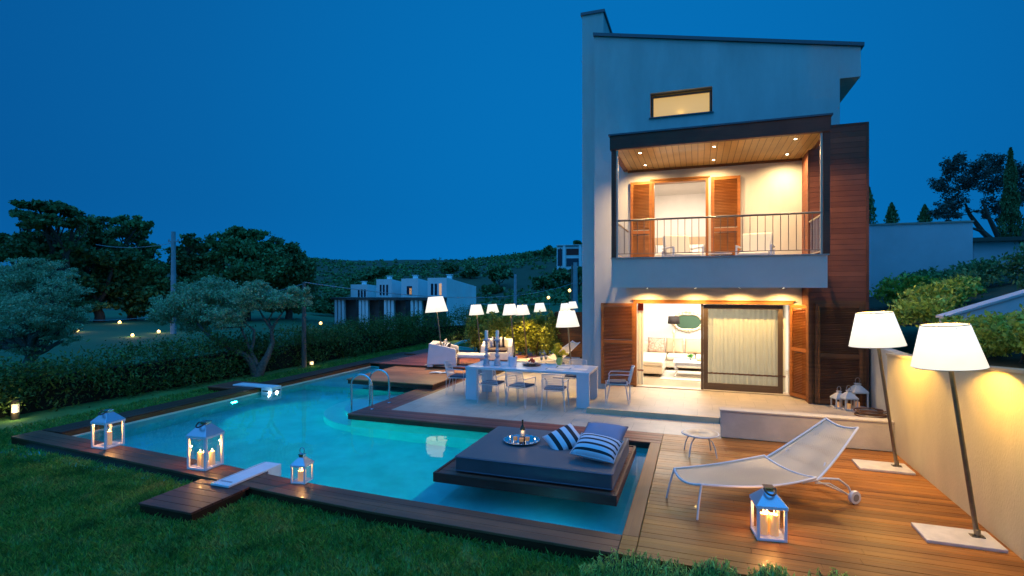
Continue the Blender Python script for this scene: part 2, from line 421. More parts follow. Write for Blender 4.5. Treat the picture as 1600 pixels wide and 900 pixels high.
# tufts: push blades towards clumps, thin patches
ph = np.sin(A[:,0]*5.1+np.sin(A[:,1]*4))*np.cos(A[:,1]*6.3+A[:,0]*2)
A = A[R_.random(len(A)) < .72+.28*ph]
Bq = scatter(-13.1,-11.84,6.0,24,900)
gr = blades('grass', np.concatenate([A,Bq]), .062, grass_m, lean=1.1); tag(gr, kind='stuff')
gr['label'] = 'short dark lawn grass round the pool deck'

# ================================================================ POOL
tile = mat('pool_plaster', (.10,.66,.64), .6, var=.16, vscale=1.6, stretch=(1,1,1))
tile_rim = mat('pool_rim', (.62,.66,.55), .5)
pb = MB(); n = len(pool_poly); WZ = -.135; DZ = -1.30; SX = -3.75; SHZ = -.42
# floor: deep part and shelf
pb.add([(x_,y_,DZ) for x_,y_ in pool_poly], [tuple(range(n))])
for i in range(n):
    a, b_ = pool_poly[i], pool_poly[(i+1)%n]
    pb.quad((a[0],a[1],DZ),(b_[0],b_[1],DZ),(b_[0],b_[1],-.128),(a[0],a[1],-.128))
# shelf solid
pb.add([(SX,5.90,SHZ),(-.802,5.832,SHZ),(-.802,9.598,SHZ),(SX,9.598,SHZ),(SX,5.90,DZ+.002),(SX,9.598,DZ+.002)], [(0,1,2,3),(0,3,5,4)])
# far shelf under the bridge
pb.add([(-11.18,12.9,-.5),(-6.95,12.9,-.5),(-6.92,16.29,-.5),(-11.15,16.29,-.5),(-11.18,12.9,DZ+.002),(-6.95,12.9,DZ+.002)], [(0,1,2,3),(0,4,5,1)])
for (R_s, z_s) in ((1.72,-.80),(1.25,-.48)):   # round steps, made to echo a bright underwater sweep of light
    a_ = [PI*.5+PI*1.0*i/28 for i in range(29)]; k0 = len(pb.v)
    ring = [(-7.06+R_s*math.cos(t), 11.45+R_s*math.sin(t)) for t in a_]
    for p_ in ring: pb.v.append((p_[0],p_[1],z_s))
    for p_ in ring: pb.v.append((p_[0],p_[1],DZ))
    pb.f.append(tuple(range(k0,k0+29))); pb.m.append(1)
    for i in range(28): pb.f.append((k0+i,k0+i+1,k0+29+i+1,k0+29+i)); pb.m.append(0)
tile_s = mat('step_plaster_lit', (.28,.78,.72), .6, var=.05)  # lighter than the basin plaster; underwater glow put into the colour
basin = pb.build('pool_basin', [tile, tile_s]); tag(basin, kind='structure')
wm, wnt, wb = newmat('pool_water')
wb.inputs['Base Color'].default_value = (.80,.97,.98,1); wb.inputs['Transmission Weight'].default_value = 1; wb.inputs['IOR'].default_value = 1.333; wb.inputs['Roughness'].default_value = .02
tcw = N(wnt,'ShaderNodeTexCoord'); nw = N(wnt,'ShaderNodeTexNoise'); nw.inputs['Scale'].default_value = 2.2; nw.inputs['Detail'].default_value = 2
wnt.links.new(tcw.outputs['Object'], nw.inputs['Vector'])
bw_ = N(wnt,'ShaderNodeBump'); bw_.inputs['Strength'].default_value = .16; bw_.inputs['Distance'].default_value = .02
wnt.links.new(nw.outputs[0], bw_.inputs['Height']); wnt.links.new(bw_.outputs[0], wb.inputs['Normal'])
wmb = MB(); e_ = .004
cxy = (-7,9)
wpoly = [(-11.246,6.454),(-6.3,6.104),(-5.0,5.954),(-.804,5.834),(-.804,9.596),(-7.054,9.596),(-6.924,16.296),(-11.146,16.296)]
wmb.add([(x_,y_,WZ) for x_,y_ in wpoly], [tuple(range(n))])
water = wmb.build('pool_water', wm); tag(water, kind='structure')
# underwater lamps set in the pool walls
lens_m = mat('pool_lamp_lens', (.7,.95,1), .3, emit=(.25,.95,.95), estr=1.3)
def pool_light(x_, y_, z_, ang, W, label, col=(.24,.86,.92), size=.5, spread=125):
    r = empty('pool_light', (x_,y_,z_), ang, label, 'pool light', 'underwater pool lights')
    b_ = MB(); Mx = Matrix.Rotation(PI/2,4,'Y')
    b_.lathe([(.11,0),(.115,.012),(.09,.02)], M=Mx, n=20); b_.build('trim_ring', steel, r, True)
    c_ = MB(); c_.lathe([(.088,.021),(.05,.028),(.001,.03)], M=Mx, n=20, cap=False); c_.build('lens', lens_m, r, True)
    l = area('lamp', (.06,0,0), (1,0,.0), W, .16, .16, col, r, spread)
    return r
CY = (.01,.86,.62); BL = (.02,.60,.80)
pool_light(-11.20, 10.35, -.50, 0, 42, 'round underwater light in the left pool wall beside the jet unit', CY)
pool_light(-8.9, 6.315, -.6, rad(88), 12, 'round underwater light in the front pool wall nearest the left corner', BL)
pool_light(-6.3, 6.115, -.6, rad(88), 27, 'round underwater light in the front pool wall below the white jet slab', CY)
pool_light(-4.35, 5.955, -.6, rad(90), 27, 'round underwater light in the front pool wall left of the daybed', CY)
pool_light(-1.7, 5.87, -.27, rad(92), 2.2, 'round underwater light in the front wall of the shallow shelf', (.05,.65,.95))

# ================================================================ DECKS
def boards(mb, x0,x1,y0,y1,z,th,axis='Y',w=.115,gap=.006,joint=None,seed=1):
    g = random.Random(seed)
    if axis == 'Y':
        k = max(1,round((y1-y0)/w)); w = (y1-y0)/k
        for i in range(k):
            a = y0+i*w+gap/2; b_ = a+w-gap; dz = g.uniform(-.0012,.0012); cut = [x0]
            if joint:
                c = x0+g.uniform(.4,1)*joint
                while c < x1-.3: cut.append(c); c += joint*g.uniform(.8,1.2)
            cut.append(x1)
            for p,q in zip(cut,cut[1:]): mb.box(p+.0015,q-.0015,a,b_,z-th,z+dz)
    else:
        k = max(1,round((x1-x0)/w)); w = (x1-x0)/k
        for i in range(k):
            a = x0+i*w+gap/2; b_ = a+w-gap; dz = g.uniform(-.0012,.0012); cut = [y0]
            if joint:
                c = y0+g.uniform(.4,1)*joint
                while c < y1-.3: cut.append(c); c += joint*g.uniform(.8,1.2)
            cut.append(y1)
            for p,q in zip(cut,cut[1:]): mb.box(a,b_,p+.0015,q-.0015,z-th,z+dz)
def strip(mb, A_, B_, k, z, th, gap=.006):
    """k boards running along two matching polylines"""
    for i in range(k):
        t0 = i/k; t1 = (i+1)/k; g_ = gap/2/((Vector(B_[0])-Vector(A_[0])).length)
        for s_ in range(len(A_)-1):
            q = []
            for (idx, t) in ((s_,t0+g_),(s_+1,t0+g_),(s_+1,t1-g_),(s_,t1-g_)):
                a = Vector(A_[idx]); b_ = Vector(B_[idx]); q.append(a.lerp(b_,t))
            mb.prism([(v.x,v.y) for v in q], z-th, z)
# front coping (boards run along the pool)
outer = [(-11.80,6.04),(-9.2,5.86),(-6.63,5.66),(-5.0,5.52),(-3.7,5.45),(-.78,5.42)]
inner = [(-11.80,6.50),(-9.2,6.32),(-6.63,6.14),(-5.0,5.97),(-3.7,5.92),(-.78,5.85)]
mb = MB(); strip(mb, outer, inner, 3, 0, .03)
d1 = mb.build('pool_deck_front', plankmat('front_boards',(.12,.042,.020),(.29,.105,.048),'Y',.15,.42,coat=.05), bev=.003, seg=1); tag(d1, kind='structure')
mb = MB()
for a, b_ in zip(outer, outer[1:]):
    mb.prism([(a[0],a[1]+.012),(b_[0],b_[1]+.012),(b_[0],b_[1]+.035),(a[0],a[1]+.035)], -.17, -.032)
for a, b_ in zip(inner, inner[1:]):
    mb.prism([(a[0],a[1]-.03),(b_[0],b_[1]-.03),(b_[0],b_[1]-.008),(a[0],a[1]-.008)], -.125, -.032)
mb.box(-11.79,-11.77,6.06,16.3,-.17,-.032)
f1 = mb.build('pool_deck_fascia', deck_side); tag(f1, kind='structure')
# boarded tongue under the jet unit, front
mb = MB(); boards(mb, -6.63,-5.74,4.70,5.60,0,.03,'Y',.15); 
d2 = mb.build('pool_deck_tongue', deck_red, bev=.003, seg=1); tag(d2, kind='structure')
mb = MB(); mb.box(-6.61,-5.76,4.715,4.735,-.17,-.032); mb.box(-5.765,-5.745,4.72,5.52,-.17,-.032); mb.box(-6.625,-6.605,4.72,5.6,-.17,-.032)
tag(mb.build('pool_deck_tongue_fascia', deck_side), kind='structure')
# left coping
mb = MB(); boards(mb, -11.80,-11.23,6.52,19.5,0,.03,'X',.19)
tag(mb.build('pool_deck_left', plankmat('left_boards',(.05,.018,.010),(.16,.055,.026),'X',.19,.4,coat=.1), bev=.003, seg=1), kind='structure')
mb = MB(); boards(mb, -12.7,-11.81,10.9,11.85,0,.03,'Y',.15)
tag(mb.build('pool_deck_tongue_left', deck_red), kind='structure')
mb = MB(); mb.box(-12.68,-11.82,10.91,10.93,-.15,-.032)
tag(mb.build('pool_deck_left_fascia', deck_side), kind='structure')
mb = MB(); mb.prism([(-11.255,6.5),(-11.235,6.5),(-11.135,16.28),(-11.155,16.28)],-.112,-.031)
tag(mb.build('pool_side_boards', riser_w), kind='structure')
mb = MB(); mb.prism([(-11.255,6.5),(-11.225,6.5),(-11.125,16.28),(-11.155,16.28)],-.16,-.113)
tag(mb.build('pool_rim', tile_rim), kind='structure')
# terrace edge: front and left boards
mb = MB(); boards(mb, -7.10,-.598,9.52,10.16,0,.03,'Y',.16,joint=None)
boards(mb, -7.10,-6.42,10.165,15.05,0,.03,'X',.17)
tag(mb.build('terrace_deck_edge', deck_red, bev=.003, seg=1), kind='structure')
mb = MB(); mb.box(-7.085,-.72,9.53,9.56,-.118,-.031); mb.box(-7.085,-7.065,9.56,15.05,-.118,-.031)
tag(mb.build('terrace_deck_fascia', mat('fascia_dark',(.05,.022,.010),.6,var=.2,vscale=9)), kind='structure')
# side coping and lounge deck
mb = MB(); boards(mb, -.78,-.60,5.86,9.515,0,.03,'X',.18); 
tag(mb.build('pool_deck_right', plankmat('side_board',(.19,.07,.025),(.34,.14,.05),'X',.18,.45), bev=.003, seg=1), kind='structure')
mb = MB(); boards(mb, -.594,3.05,5.42,10.26,0,.03,'Y',.115,joint=2.4,seed=4); boards(mb,-.69,.40,10.262,10.27,0,.03)
boards(mb, -.775,-.6,5.42,5.855,0,.03,'Y',.115)
tag(mb.build('lounge_deck', deck_x, bev=.002, seg=1), kind='structure')
mb = MB(); mb.box(-.79,-.765,5.86,9.5,-.125,-.032); mb.box(-.77,3.05,5.43,5.45,-.17,-.032)
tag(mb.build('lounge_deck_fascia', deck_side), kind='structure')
# stone paving
def pavemat(name, col, s):
    m, nt, b = newmat(name); L = nt.links.new
    tc = N(nt,'ShaderNodeTexCoord'); br = N(nt,'ShaderNodeTexBrick'); br.offset = .5
    br.inputs['Color1'].default_value = (*col,1); br.inputs['Color2'].default_value = (*[c*.88 for c in col],1); br.inputs['Mortar'].default_value = (*[c*.55 for c in col],1)
    br.inputs['Scale'].default_value = 1; br.inputs['Mortar Size'].default_value = .004; br.inputs['Brick Width'].default_value = s; br.inputs['Row Height'].default_value = s
    L(tc.outputs['Object'], br.inputs['Vector'])
    nz = N(nt,'ShaderNodeTexNoise'); nz.inputs['Scale'].default_value = 3; nz.inputs['Detail'].default_value = 9; nz.inputs['Roughness'].default_value = .7; L(tc.outputs['Object'], nz.inputs['Vector'])
    mr = N(nt,'ShaderNodeMapRange'); mr.inputs[1].default_value=.3; mr.inputs[2].default_value=.7; mr.inputs[3].default_value = .75; mr.inputs[4].default_value = 1.15; L(nz.outputs[0], mr.inputs[0])
    sc = N(nt,'ShaderNodeVectorMath', operation='SCALE'); L(br.outputs[0], sc.inputs[0]); L(mr.outputs[0], sc.inputs['Scale']); L(sc.outputs[0], b.inputs['Base Color'])
    r2 = N(nt,'ShaderNodeMapRange'); r2.inputs[3].default_value = .3; r2.inputs[4].default_value = .6; L(nz.outputs[0], r2.inputs[0]); L(r2.outputs[0], b.inputs['Roughness'])
    bp = N(nt,'ShaderNodeBump'); bp.inputs['Strength'].default_value = .3; bp.inputs['Distance'].default_value = .003; L(nz.outputs[0], bp.inputs['Height']); L(bp.outputs[0], b.inputs['Normal'])
    return m
pave = pavemat('paving', (.42,.37,.30), .6)
mb = MB(); mb.box(-6.415,-2.27,10.165,16.0,-.1,0); mb.box(-2.27,.398,10.165,11.35,-.1,0); mb.box(.398,.42,10.28,11.3,-.1,-.0)
mb.box(-6.415,-2.27,16.0,22,-.1,0)
tag(mb.build('terrace_paving', pave), kind='structure')
mb = MB(); mb.box(-2.26,3.6,11.36,14.6,-.1,.10); mb.box(.46,3.6,10.45,11.36,-.1,.10); 
tag(mb.build('terrace_upper_paving', pave), kind='structure')
mb = MB(); mb.box(-2.27,.40,11.325,11.42,-.02,.103)
tag(mb.build('step', mat('step_stone',(.55,.42,.26),.6,var=.08)), kind='structure')
mb = MB(); boards(mb,-10.0,-5.9,15.1,18.6,.20,.03,'Y',.14,joint=3)
tag(mb.build('rear_deck', deck_red), kind='structure')
mb = MB(); boards(mb,-11.22,-10.02,16.32,19.5,0,.03,'Y',.14); tag(mb.build('rear_deck_low', deck_red), kind='structure')
mb = MB(); mb.box(-9.99,-5.91,15.085,15.1,-.12,.168); mb.box(-5.915,-5.9,15.1,18.6,-.1,.168)
tag(mb.build('rear_deck_fascia', mat('fascia_dark',(.05,.022,.010),.6)), kind='structure')
# boarded bridge over the far arm of the pool
pf = [gnd(556,588,.14), gnd(667,603,.14), gnd(708,582,.14), gnd(600,572,.14)]
br_ = empty('deck_platform', (0,0,0), 0, 'low raised wooden platform over the far arm of the pool', 'platform')
mb = MB(); boards(mb,-9.35,-6.62,12.5,15.05,.14,.03,'Y',.14); mb.build('platform_boards', plankmat('orange_boards',(.32,.13,.05),(.46,.20,.085),'Y',.14,.5), br_, bev=.003, seg=1)
mb = MB(); mb.box(-9.32,-6.65,12.53,15.0,-.0,.108); mb.build('platform_frame', mat('fascia_dark',(.05,.022,.010),.6), br_)
# ================================================================ HOUSE
FY = 14.2
house = empty('villa', (0,FY,0), 0, 'tall pale stucco villa with a wood framed balcony over lit sliding doors', 'villa')
def hb(mb, name, m, **k):       # geometry given in world coordinates, parented to the house
    o = mb.build(name, m, None, **k); o.parent = house; o.matrix_parent_inverse = Matrix.Translation((0,-FY,0)); return o
XL, XR = -2.63, 3.14
def roofz(x): return 9.53+(8.32-9.53)*(x-XL)/(3.56-XL)
# openings on the front: (x0,x1,z0,z1)
dA = (-1.53, 2.10, .10, 2.30)
bd0, bd1 = wallp(1022,330,FY), wallp(1103,330,FY)
dB = (bd0.x, bd1.x, 3.12, wallp(1060,284,FY).z)
w0, w1 = wallp(1016,146,FY), wallp(1113,185,FY)
dC = (w0.x, w1.x, wallp(1016,185,FY).z, w0.z)
def wall_with_openings(mb, x0, x1, z0, top, y0, y1, ops):
    cuts = sorted({x0,x1,*[o[0] for o in ops],*[o[1] for o in ops]})
    for a, b_ in zip(cuts, cuts[1:]):
        sp = sorted([(o[2],o[3]) for o in ops if o[0]<=a+1e-6 and o[1]>=b_-1e-6])
        z = z0
        for (p,q) in sp:
            if p > z+1e-4: mb.prism_y([(a,z),(b_,z),(b_,p),(a,p)], y0, y1)
            z = q
        mb.prism_y([(a,z),(b_,z),(b_,top(b_)),(a,top(a))], y0, y1)
mb = MB(); wall_with_openings(mb, XL, XR, -.1, lambda x: roofz(x)-.04, FY, FY+.28, [dA,dB,dC])
hb(mb, 'facade_wall', stucco)
mb = MB()
mb.prism_y([(XL,-.1),(XL+.25,-.1),(XL+.25,roofz(XL+.25)-.05),(XL,roofz(XL)-.05)], FY+.28, FY+8)
mb.prism_y([(XR-.25,-.1),(XR,-.1),(XR,roofz(XR)-.05),(XR-.25,roofz(XR-.25)-.05)], FY+.28, FY+8)
mb.box(XL+.25,XR-.25,FY+7.75,FY+8,-.1,8.2)
hb(mb, 'side_wall', stucco)
# eaves box on the right
mb = MB(); mb.prism_y([(XR+.002,7.60),(3.56,7.60),(3.56,roofz(3.56)-.04),(XR+.002,roofz(XR)-.04)], FY+.0, FY+8)
hb(mb, 'eaves', stucco)
mb = MB(); mb.prism_y([(XL-.03,roofz(XL-.03)-.035),(3.62,roofz(3.62)-.035),(3.62,roofz(3.62)+.05),(XL-.03,roofz(XL-.03)+.05)], FY-.06, FY+8.1)
hb(mb, 'roof', metal_trim)
mb = MB()
pA = wallp(910,23,14.8); 
mb.box(-3.09,-2.49,14.8,16.5,-.1,10.42)
hb(mb, 'chimney', stucco); mb = MB(); mb.box(-3.13,-2.45,14.76,16.54,10.42,10.50); hb(mb, 'chimney_cap', metal_trim)
# floors and room shells
room_w = mat('room_plaster', (.74,.72,.68), .9, var=.03)
mb = MB()
mb.box(-2.38,2.89,FY+.28,FY+7.7,2.62,2.72); mb.box(-2.38,2.89,FY+.28,FY+7.7,3.0,3.10); mb.box(-2.38,2.89,FY+.28,FY+7.7,5.75,5.85)
mb.box(-2.38,2.89,FY+4.35,FY+4.45,.10,2.62); mb.box(-2.38,2.89,FY+3.9,FY+4.0,3.10,5.75); 
mb.box(-2.38,-2.36,FY+.29,FY+4.3,.1,2.62)
hb(mb, 'interior_wall', room_w)
mb = MB(); mb.box(-2.38,2.89,FY+.02,FY+4.35,.03,.104)
hb(mb, 'interior_floor', plankmat('oak_floor',(.30,.22,.14),(.42,.33,.23),'X',.14,.35))
# ---- ground floor sliding door
frame_w = plankmat('frame_wood', (.22,.085,.02), (.34,.14,.035), 'Z', .8, .4, grain=.5, coat=.1)
def frame_rect(mb, x0,x1,z0,z1,y0,y1,t, bottom=True):
    mb.box(x0,x0+t,y0,y1,z0,z1); mb.box(x1-t,x1,y0,y1,z0,z1); mb.box(x0+t,x1-t,y0,y1,z1-t,z1)
    if bottom: mb.box(x0+t,x1-t,y0,y1,z0,z0+t)
mb = MB(); frame_rect(mb, -1.60,2.17,.10,2.37,FY-.035,FY+.20,.075, False); mb.box(-1.64,2.21,FY-.05,FY+.0,2.37,2.395)
hb(mb, 'door_frame', frame_w, bev=.004, seg=1)
mb = MB(); mb.box(-1.52,2.09,FY-.02,FY+.24,.098,.125); hb(mb, 'door_sill', mat('sill_stone', (.5,.44,.36), .4))
dk = mat('dark_frame', (.085,.062,.045), .4, .2)
gx0 = wallp(1099,540,FY+.12).x; gx1 = wallp(1223,540,FY+.12).x
mb = MB(); frame_rect(mb, gx0,gx1,.13,2.28,FY+.08,FY+.13,.11); mb.box(gx0-.06,gx0-.003,FY+.03,FY+.14,.126,2.29)
mb.box(gx0+.11,gx1-.11,FY+.08,FY+.13,.24,.30)
sl_ = hb(mb, 'sliding_panel', dk, bev=.003, seg=1)
glm, gnt, gb = newmat('window_glass'); 
gt = N(gnt,'ShaderNodeBsdfTransparent'); gg = N(gnt,'ShaderNodeBsdfGlossy'); gg.inputs['Roughness'].default_value = .01
fz = N(gnt,'ShaderNodeLayerWeight'); fz.inputs[0].default_value = .22; gm = N(gnt,'ShaderNodeMixShader')
gt.inputs[0].default_value = (.93,.95,.94,1)
gnt.links.new(fz.outputs['Facing'], gm.inputs[0]); gnt.links.new(gt.outputs[0], gm.inputs[1]); gnt.links.new(gg.outputs[0], gm.inputs[2]); gnt.links.new(gm.outputs[0], gnt.nodes['Material Output'].inputs[0])
mb = MB(); mb.box(gx0+.11,gx1-.11,FY+.10,FY+.112,.3,2.17)
hb(mb, 'door_glass', glm)
# curtains
curt = mat('curtain_cloth', (.66,.62,.50), .9, trans=0, var=.03, vscale=8)
cm, cnt_, cb = newmat('sheer_curtain')
cb.inputs['Base Color'].default_value = (.74,.70,.56,1); cb.inputs['Roughness'].default_value = .9
ct = N(cnt_,'ShaderNodeBsdfTranslucent'); ct.inputs[0].default_value = (.78,.72,.54,1)
cx_ = N(cnt_,'ShaderNodeMixShader'); cx_.inputs[0].default_value = .16
cnt_.links.new(cb.outputs[0], cx_.inputs[1]); cnt_.links.new(ct.outputs[0], cx_.inputs[2]); cnt_.links.new(cx_.outputs[0], cnt_.nodes['Material Output'].inputs[0])
def curtain(x0,x1,y,z0,z1,label,folds=9,amp=.035,seed=1):
    g = random.Random(seed); nu = folds*10; V = []
    ph = [g.uniform(-.5,.5) for _ in range(folds+2)]
    zs = [z0,z0+.02,(z0+z1)/2,z1-.05,z1]
    for i in range(nu):
        t = i/(nu-1); a = amp*(math.sin(t*folds*2*PI)+.35*math.sin(t*folds*4.7*PI+1.3))
        for z in zs:
            k = .65+.35*(z1-z)/(z1-z0)
            V.append((x0+(x1-x0)*t, y+a*k, z))
    r = empty('curtain', (0,0,0), 0, label, 'curtain')
    grid_mesh('curtain_cloth', V, nu, len(zs), cm, r)
    V2 = []
    for i in range(nu):
        t = i/(nu-1); a = amp*(math.sin(t*folds*2*PI)+.35*math.sin(t*folds*4.7*PI+1.3))
        for z in (z0+.36,z0+.40):
            k = .65+.35*(z1-z)/(z1-z0); V2.append((x0+(x1-x0)*t, y+a*k-.004, z))
    grid_mesh('border_stripe', V2, nu, 2, mat('curtain_stripe',(.32,.16,.10),.9), r)
    return r
curtain(gx0+.05, 2.05, FY+.34, .13, 2.5, 'sheer cream curtain drawn behind the closed sliding glass', 15, .022)
cr_ = curtain(-1.52, -1.36, FY+.22, .13, 2.22, 'narrow cream curtain gathered at the left side of the open doorway', 2, .02)
mb = MB(); mb.box(-1.50,-1.36,FY+.16,FY+.20,2.10,2.29); mb.build('red_band', mat('red_cloth',(.5,.06,.02),.8), cr_)
# ---- shutters: frame, middle rail, louvres
def louvre_panel(name, x0, x1, z0, z1, rail, loc, rz, label=None, wood=None):
    """panel in its own x,z plane"""
    wood = wood or shutter_w
    r = empty(name, loc, rz); r.parent = house; r.matrix_parent_inverse = Matrix.Translation((0,-FY,0))
    if label: r['label'] = label
    mb = MB(); t = .075
    mb.box(x0,x0+t,-.02,.02,z0,z1); mb.box(x1-t,x1,-.02,.02,z0,z1)
    mb.box(x0+t,x1-t,-.02,.02,z1-t,z1); mb.box(x0+t,x1-t,-.02,.02,z0,z0+t*1.3); mb.box(x0+t,x1-t,-.024,.024,rail-.045,rail+.045)
    mb.build('shutter_frame', wood, r, bev=.004, seg=1)
    mb = MB()
    z = z0+t*1.3+.02
    while z < z1-t-.01:
        if abs(z-rail) > .06:
            Mx = Matrix.Translation((0,0,z)) @ Matrix.Rotation(rad(-38),4,'X')
            mb.box(x0+t,x1-t,-.026,.026,-.004,.004,0,Mx)
        z += .038
    mb.build('louvres', wood, r)
    return r
sxl = wallp(939,500,FY-.05).x; sxr = wallp(992,500,FY-.05).x
louvre_panel('shutter', sxl, sxr, .14, 2.30, 1.28, (0,FY-.045,0), 0)
# folding pair on the right
pa = Vector((2.10,FY-.05,0)); pb_ = Vector((2.56,13.36,0)); d = pb_-pa; ang = math.atan2(d.y,d.x)
louvre_panel('shutter', 0, d.length, .13, 2.30, 1.25, pa, ang)
# ---- cladding box beside the balcony
darkw = plankmat('louvre_dark', (.13,.050,.018), (.26,.105,.036), 'Z', .05, .5, grain=.6)
CX0, CX1, CY0 = 2.35, 3.50, 13.40
CZT = 6.28
mb = MB(); mb.box(CX0,CX1,CY0,FY-.002,2.42,CZT); hb(mb, 'cladding', clad)
mb = MB(); mb.box(CX0,CX1,CY0+.05,FY-.002,.1,2.42); mb.box(CX0,CX0+.06,CY0,CY0+.05,.1,2.42); mb.box(CX1-.09,CX1,CY0,CY0+.05,.1,2.42); mb.box(CX0+.06,CX1-.09,CY0,CY0+.05,2.36,2.42)
hb(mb, 'cladding_base', darkw)
mb = MB(); mb.box(CX0-.012,CX0+.02,CY0-.012,CY0+.06,2.7,5.78); mb.box(CX1-.04,CX1+.012,CY0-.014,CY0+.05,.1,CZT+.01); mb.box(CX0,CX1+.01,CY0-.01,FY,CZT,CZT+.035)
hb(mb, 'cladding_trim', beam_w)
louvre_panel('shutter', CX0+.13, CX1-.1, .13, 2.36, 1.2, (0,CY0-.015,0), 0, 'dark closed louvred shutter in the cladding', darkw)
# ---- balcony
BX0, BX1, BY0 = -1.82, 2.42, 11.9
bal = house
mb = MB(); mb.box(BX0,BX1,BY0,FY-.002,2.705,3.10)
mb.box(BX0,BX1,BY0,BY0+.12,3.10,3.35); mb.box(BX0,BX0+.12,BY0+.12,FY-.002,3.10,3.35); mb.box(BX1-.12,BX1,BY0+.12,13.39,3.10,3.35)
hb(mb, 'balcony_parapet', mat('balcony_stucco_warm_lit',(.60,.50,.43),.9,var=.05,vscale=1.4,bump=.25,bscale=90))  # warm light from the deck below is put into this stucco colour
mb = MB(); mb.box(BX0-.02,BX1+.03,BY0-.025,BY0+.14,3.352,3.378); mb.box(BX0-.02,BX0+.14,BY0+.14,FY-.01,3.352,3.378); mb.box(BX1-.14,BX1+.03,BY0+.14,13.38,3.352,3.378)
hb(mb, 'parapet_coping', mat('coping_stone',(.36,.32,.28),.6))
# roof of the balcony
mb = MB()
mb.box(BX0-.03,2.47,BY0-.06,BY0+.06,5.78,6.09); mb.box(BX0-.03,BX0+.08,BY0+.06,FY-.005,5.78,6.09); mb.box(2.39,2.47,BY0+.06,FY-.9,5.78,6.09)
hb(mb, 'balcony_beam', beam_w, bev=.004, seg=1)
mb = MB(); mb.box(BX0-.06,2.50,BY0-.09,FY-.005,6.09,6.125); hb(mb, 'balcony_roof', metal_trim)
mb = MB(); mb.box(BX0+.08,2.39,BY0+.06,FY-.003,5.80,5.84); hb(mb, 'balcony_ceiling', ceil_w)
mb = MB(); mb.box(BX0+.08,CX0,FY-.03,FY-.004,5.74,5.80); hb(mb, 'ceiling_trim', mat('dark_trim_wood',(.10,.04,.015),.5))
mb = MB(); mb.box(BX0,BX0+.10,BY0-.03,BY0+.08,3.378,5.78); hb(mb, 'balcony_post', beam_w, bev=.004, seg=1)
mb = MB(); mb.box(2.34,2.46,BY0-.03,BY0+.08,3.378,5.78); hb(mb, 'balcony_post', beam_w, bev=.004, seg=1)
rl = mat('rail_metal', (.16,.13,.10), .4, .7)
pale_rail = mat('pale_rail', (.5,.45,.36), .35, .6)
for x_ in (BX0+.125, 2.315):
    mb = MB(); mb.box(x_-.018,x_+.018,BY0+.0,BY0+.045,3.378,5.78); hb(mb, 'rail_post', pale_rail)
mb = MB(); zt = 4.20
mb.tube([(BX0+.1,BY0+.02,zt),(2.33,BY0+.02,zt)], .022, 8); mb.tube([(BX0+.14,BY0+.02,3.46),(2.30,BY0+.02,3.46)], .009, 6)
k = 28
for i in range(1,k): 
    x_ = BX0+.14+(2.30-BX0-.14)*i/k
    mb.tube([(x_,BY0+.02,3.46),(x_,BY0+.02,zt)], .0075, 6, cap=False)
hb(mb, 'railing', rl, smooth=True)
for x_ in (BX0+.09, 2.37):
    yb = FY-.05 if x_ < 0 else 13.38
    mb = MB(); mb.tube([(x_,BY0+.05,zt-.02),(x_,yb,zt-.02)], .022, 8); mb.tube([(x_,BY0+.05,3.45),(x_,yb,3.45)], .012, 6)
    kk = int((yb-BY0)/.14)
    for i in range(1,kk): 
        y_ = BY0+.05+(yb-BY0-.05)*i/kk; mb.tube([(x_,y_,3.45),(x_,y_,zt-.02)], .007, 6, cap=False)
    hb(mb, 'side_railing', pale_rail, smooth=True)
# downlights: recessed rings with a lit disc
dl_m = mat('downlight_lens', (1,.9,.7), .4, emit=(1,.80,.52), estr=30)
for (px,py) in ((1000,239),(1116,229),(1243,217),(1008,258),(1115,250),(1230,241)):
    p = wallp(px,py,FY); Z = FPX*(CAMZ-5.80)/(py-450); X = (px-800)/FPX*Z
    x_, y_ = -SN*Z+CS*X, CS*Z+SN*X
    mb = MB(); mb.lathe([(.028,0),(.05,-.001),(.052,.0),(.05,.005)], (x_,y_,5.797), 16); o = hb(mb, 'downlight', steel, smooth=True)
    mb = MB(); mb.lathe([(.027,-.003),(.001,-.004)], (x_,y_,5.797), 12, cap=False); o2 = mb.build('lens', dl_m); o2.parent = o
    s_ = spot('downlight_beam', (x_,y_,5.785), (x_,y_,0), 290, (1,.66,.30), 165, .9, .03)
# lights under the balcony, washing the wall
for x_ in (-1.2, -.05, .95, 1.9):
    y_ = FY-.42
    mb = MB(); mb.lathe([(.03,0),(.055,-.001),(.056,.0),(.05,.004)], (x_,y_,2.702), 16); o = hb(mb, 'soffit_light', steel, smooth=True)
    mb = MB(); mb.lathe([(.029,-.003),(.001,-.004)], (x_,y_,2.702), 12, cap=False); o2 = mb.build('lens', dl_m); o2.parent = o
    spot('soffit_beam', (x_,y_,2.69), (x_,y_+.10,0), 230, (1,.58,.19), 150, .7, .03)
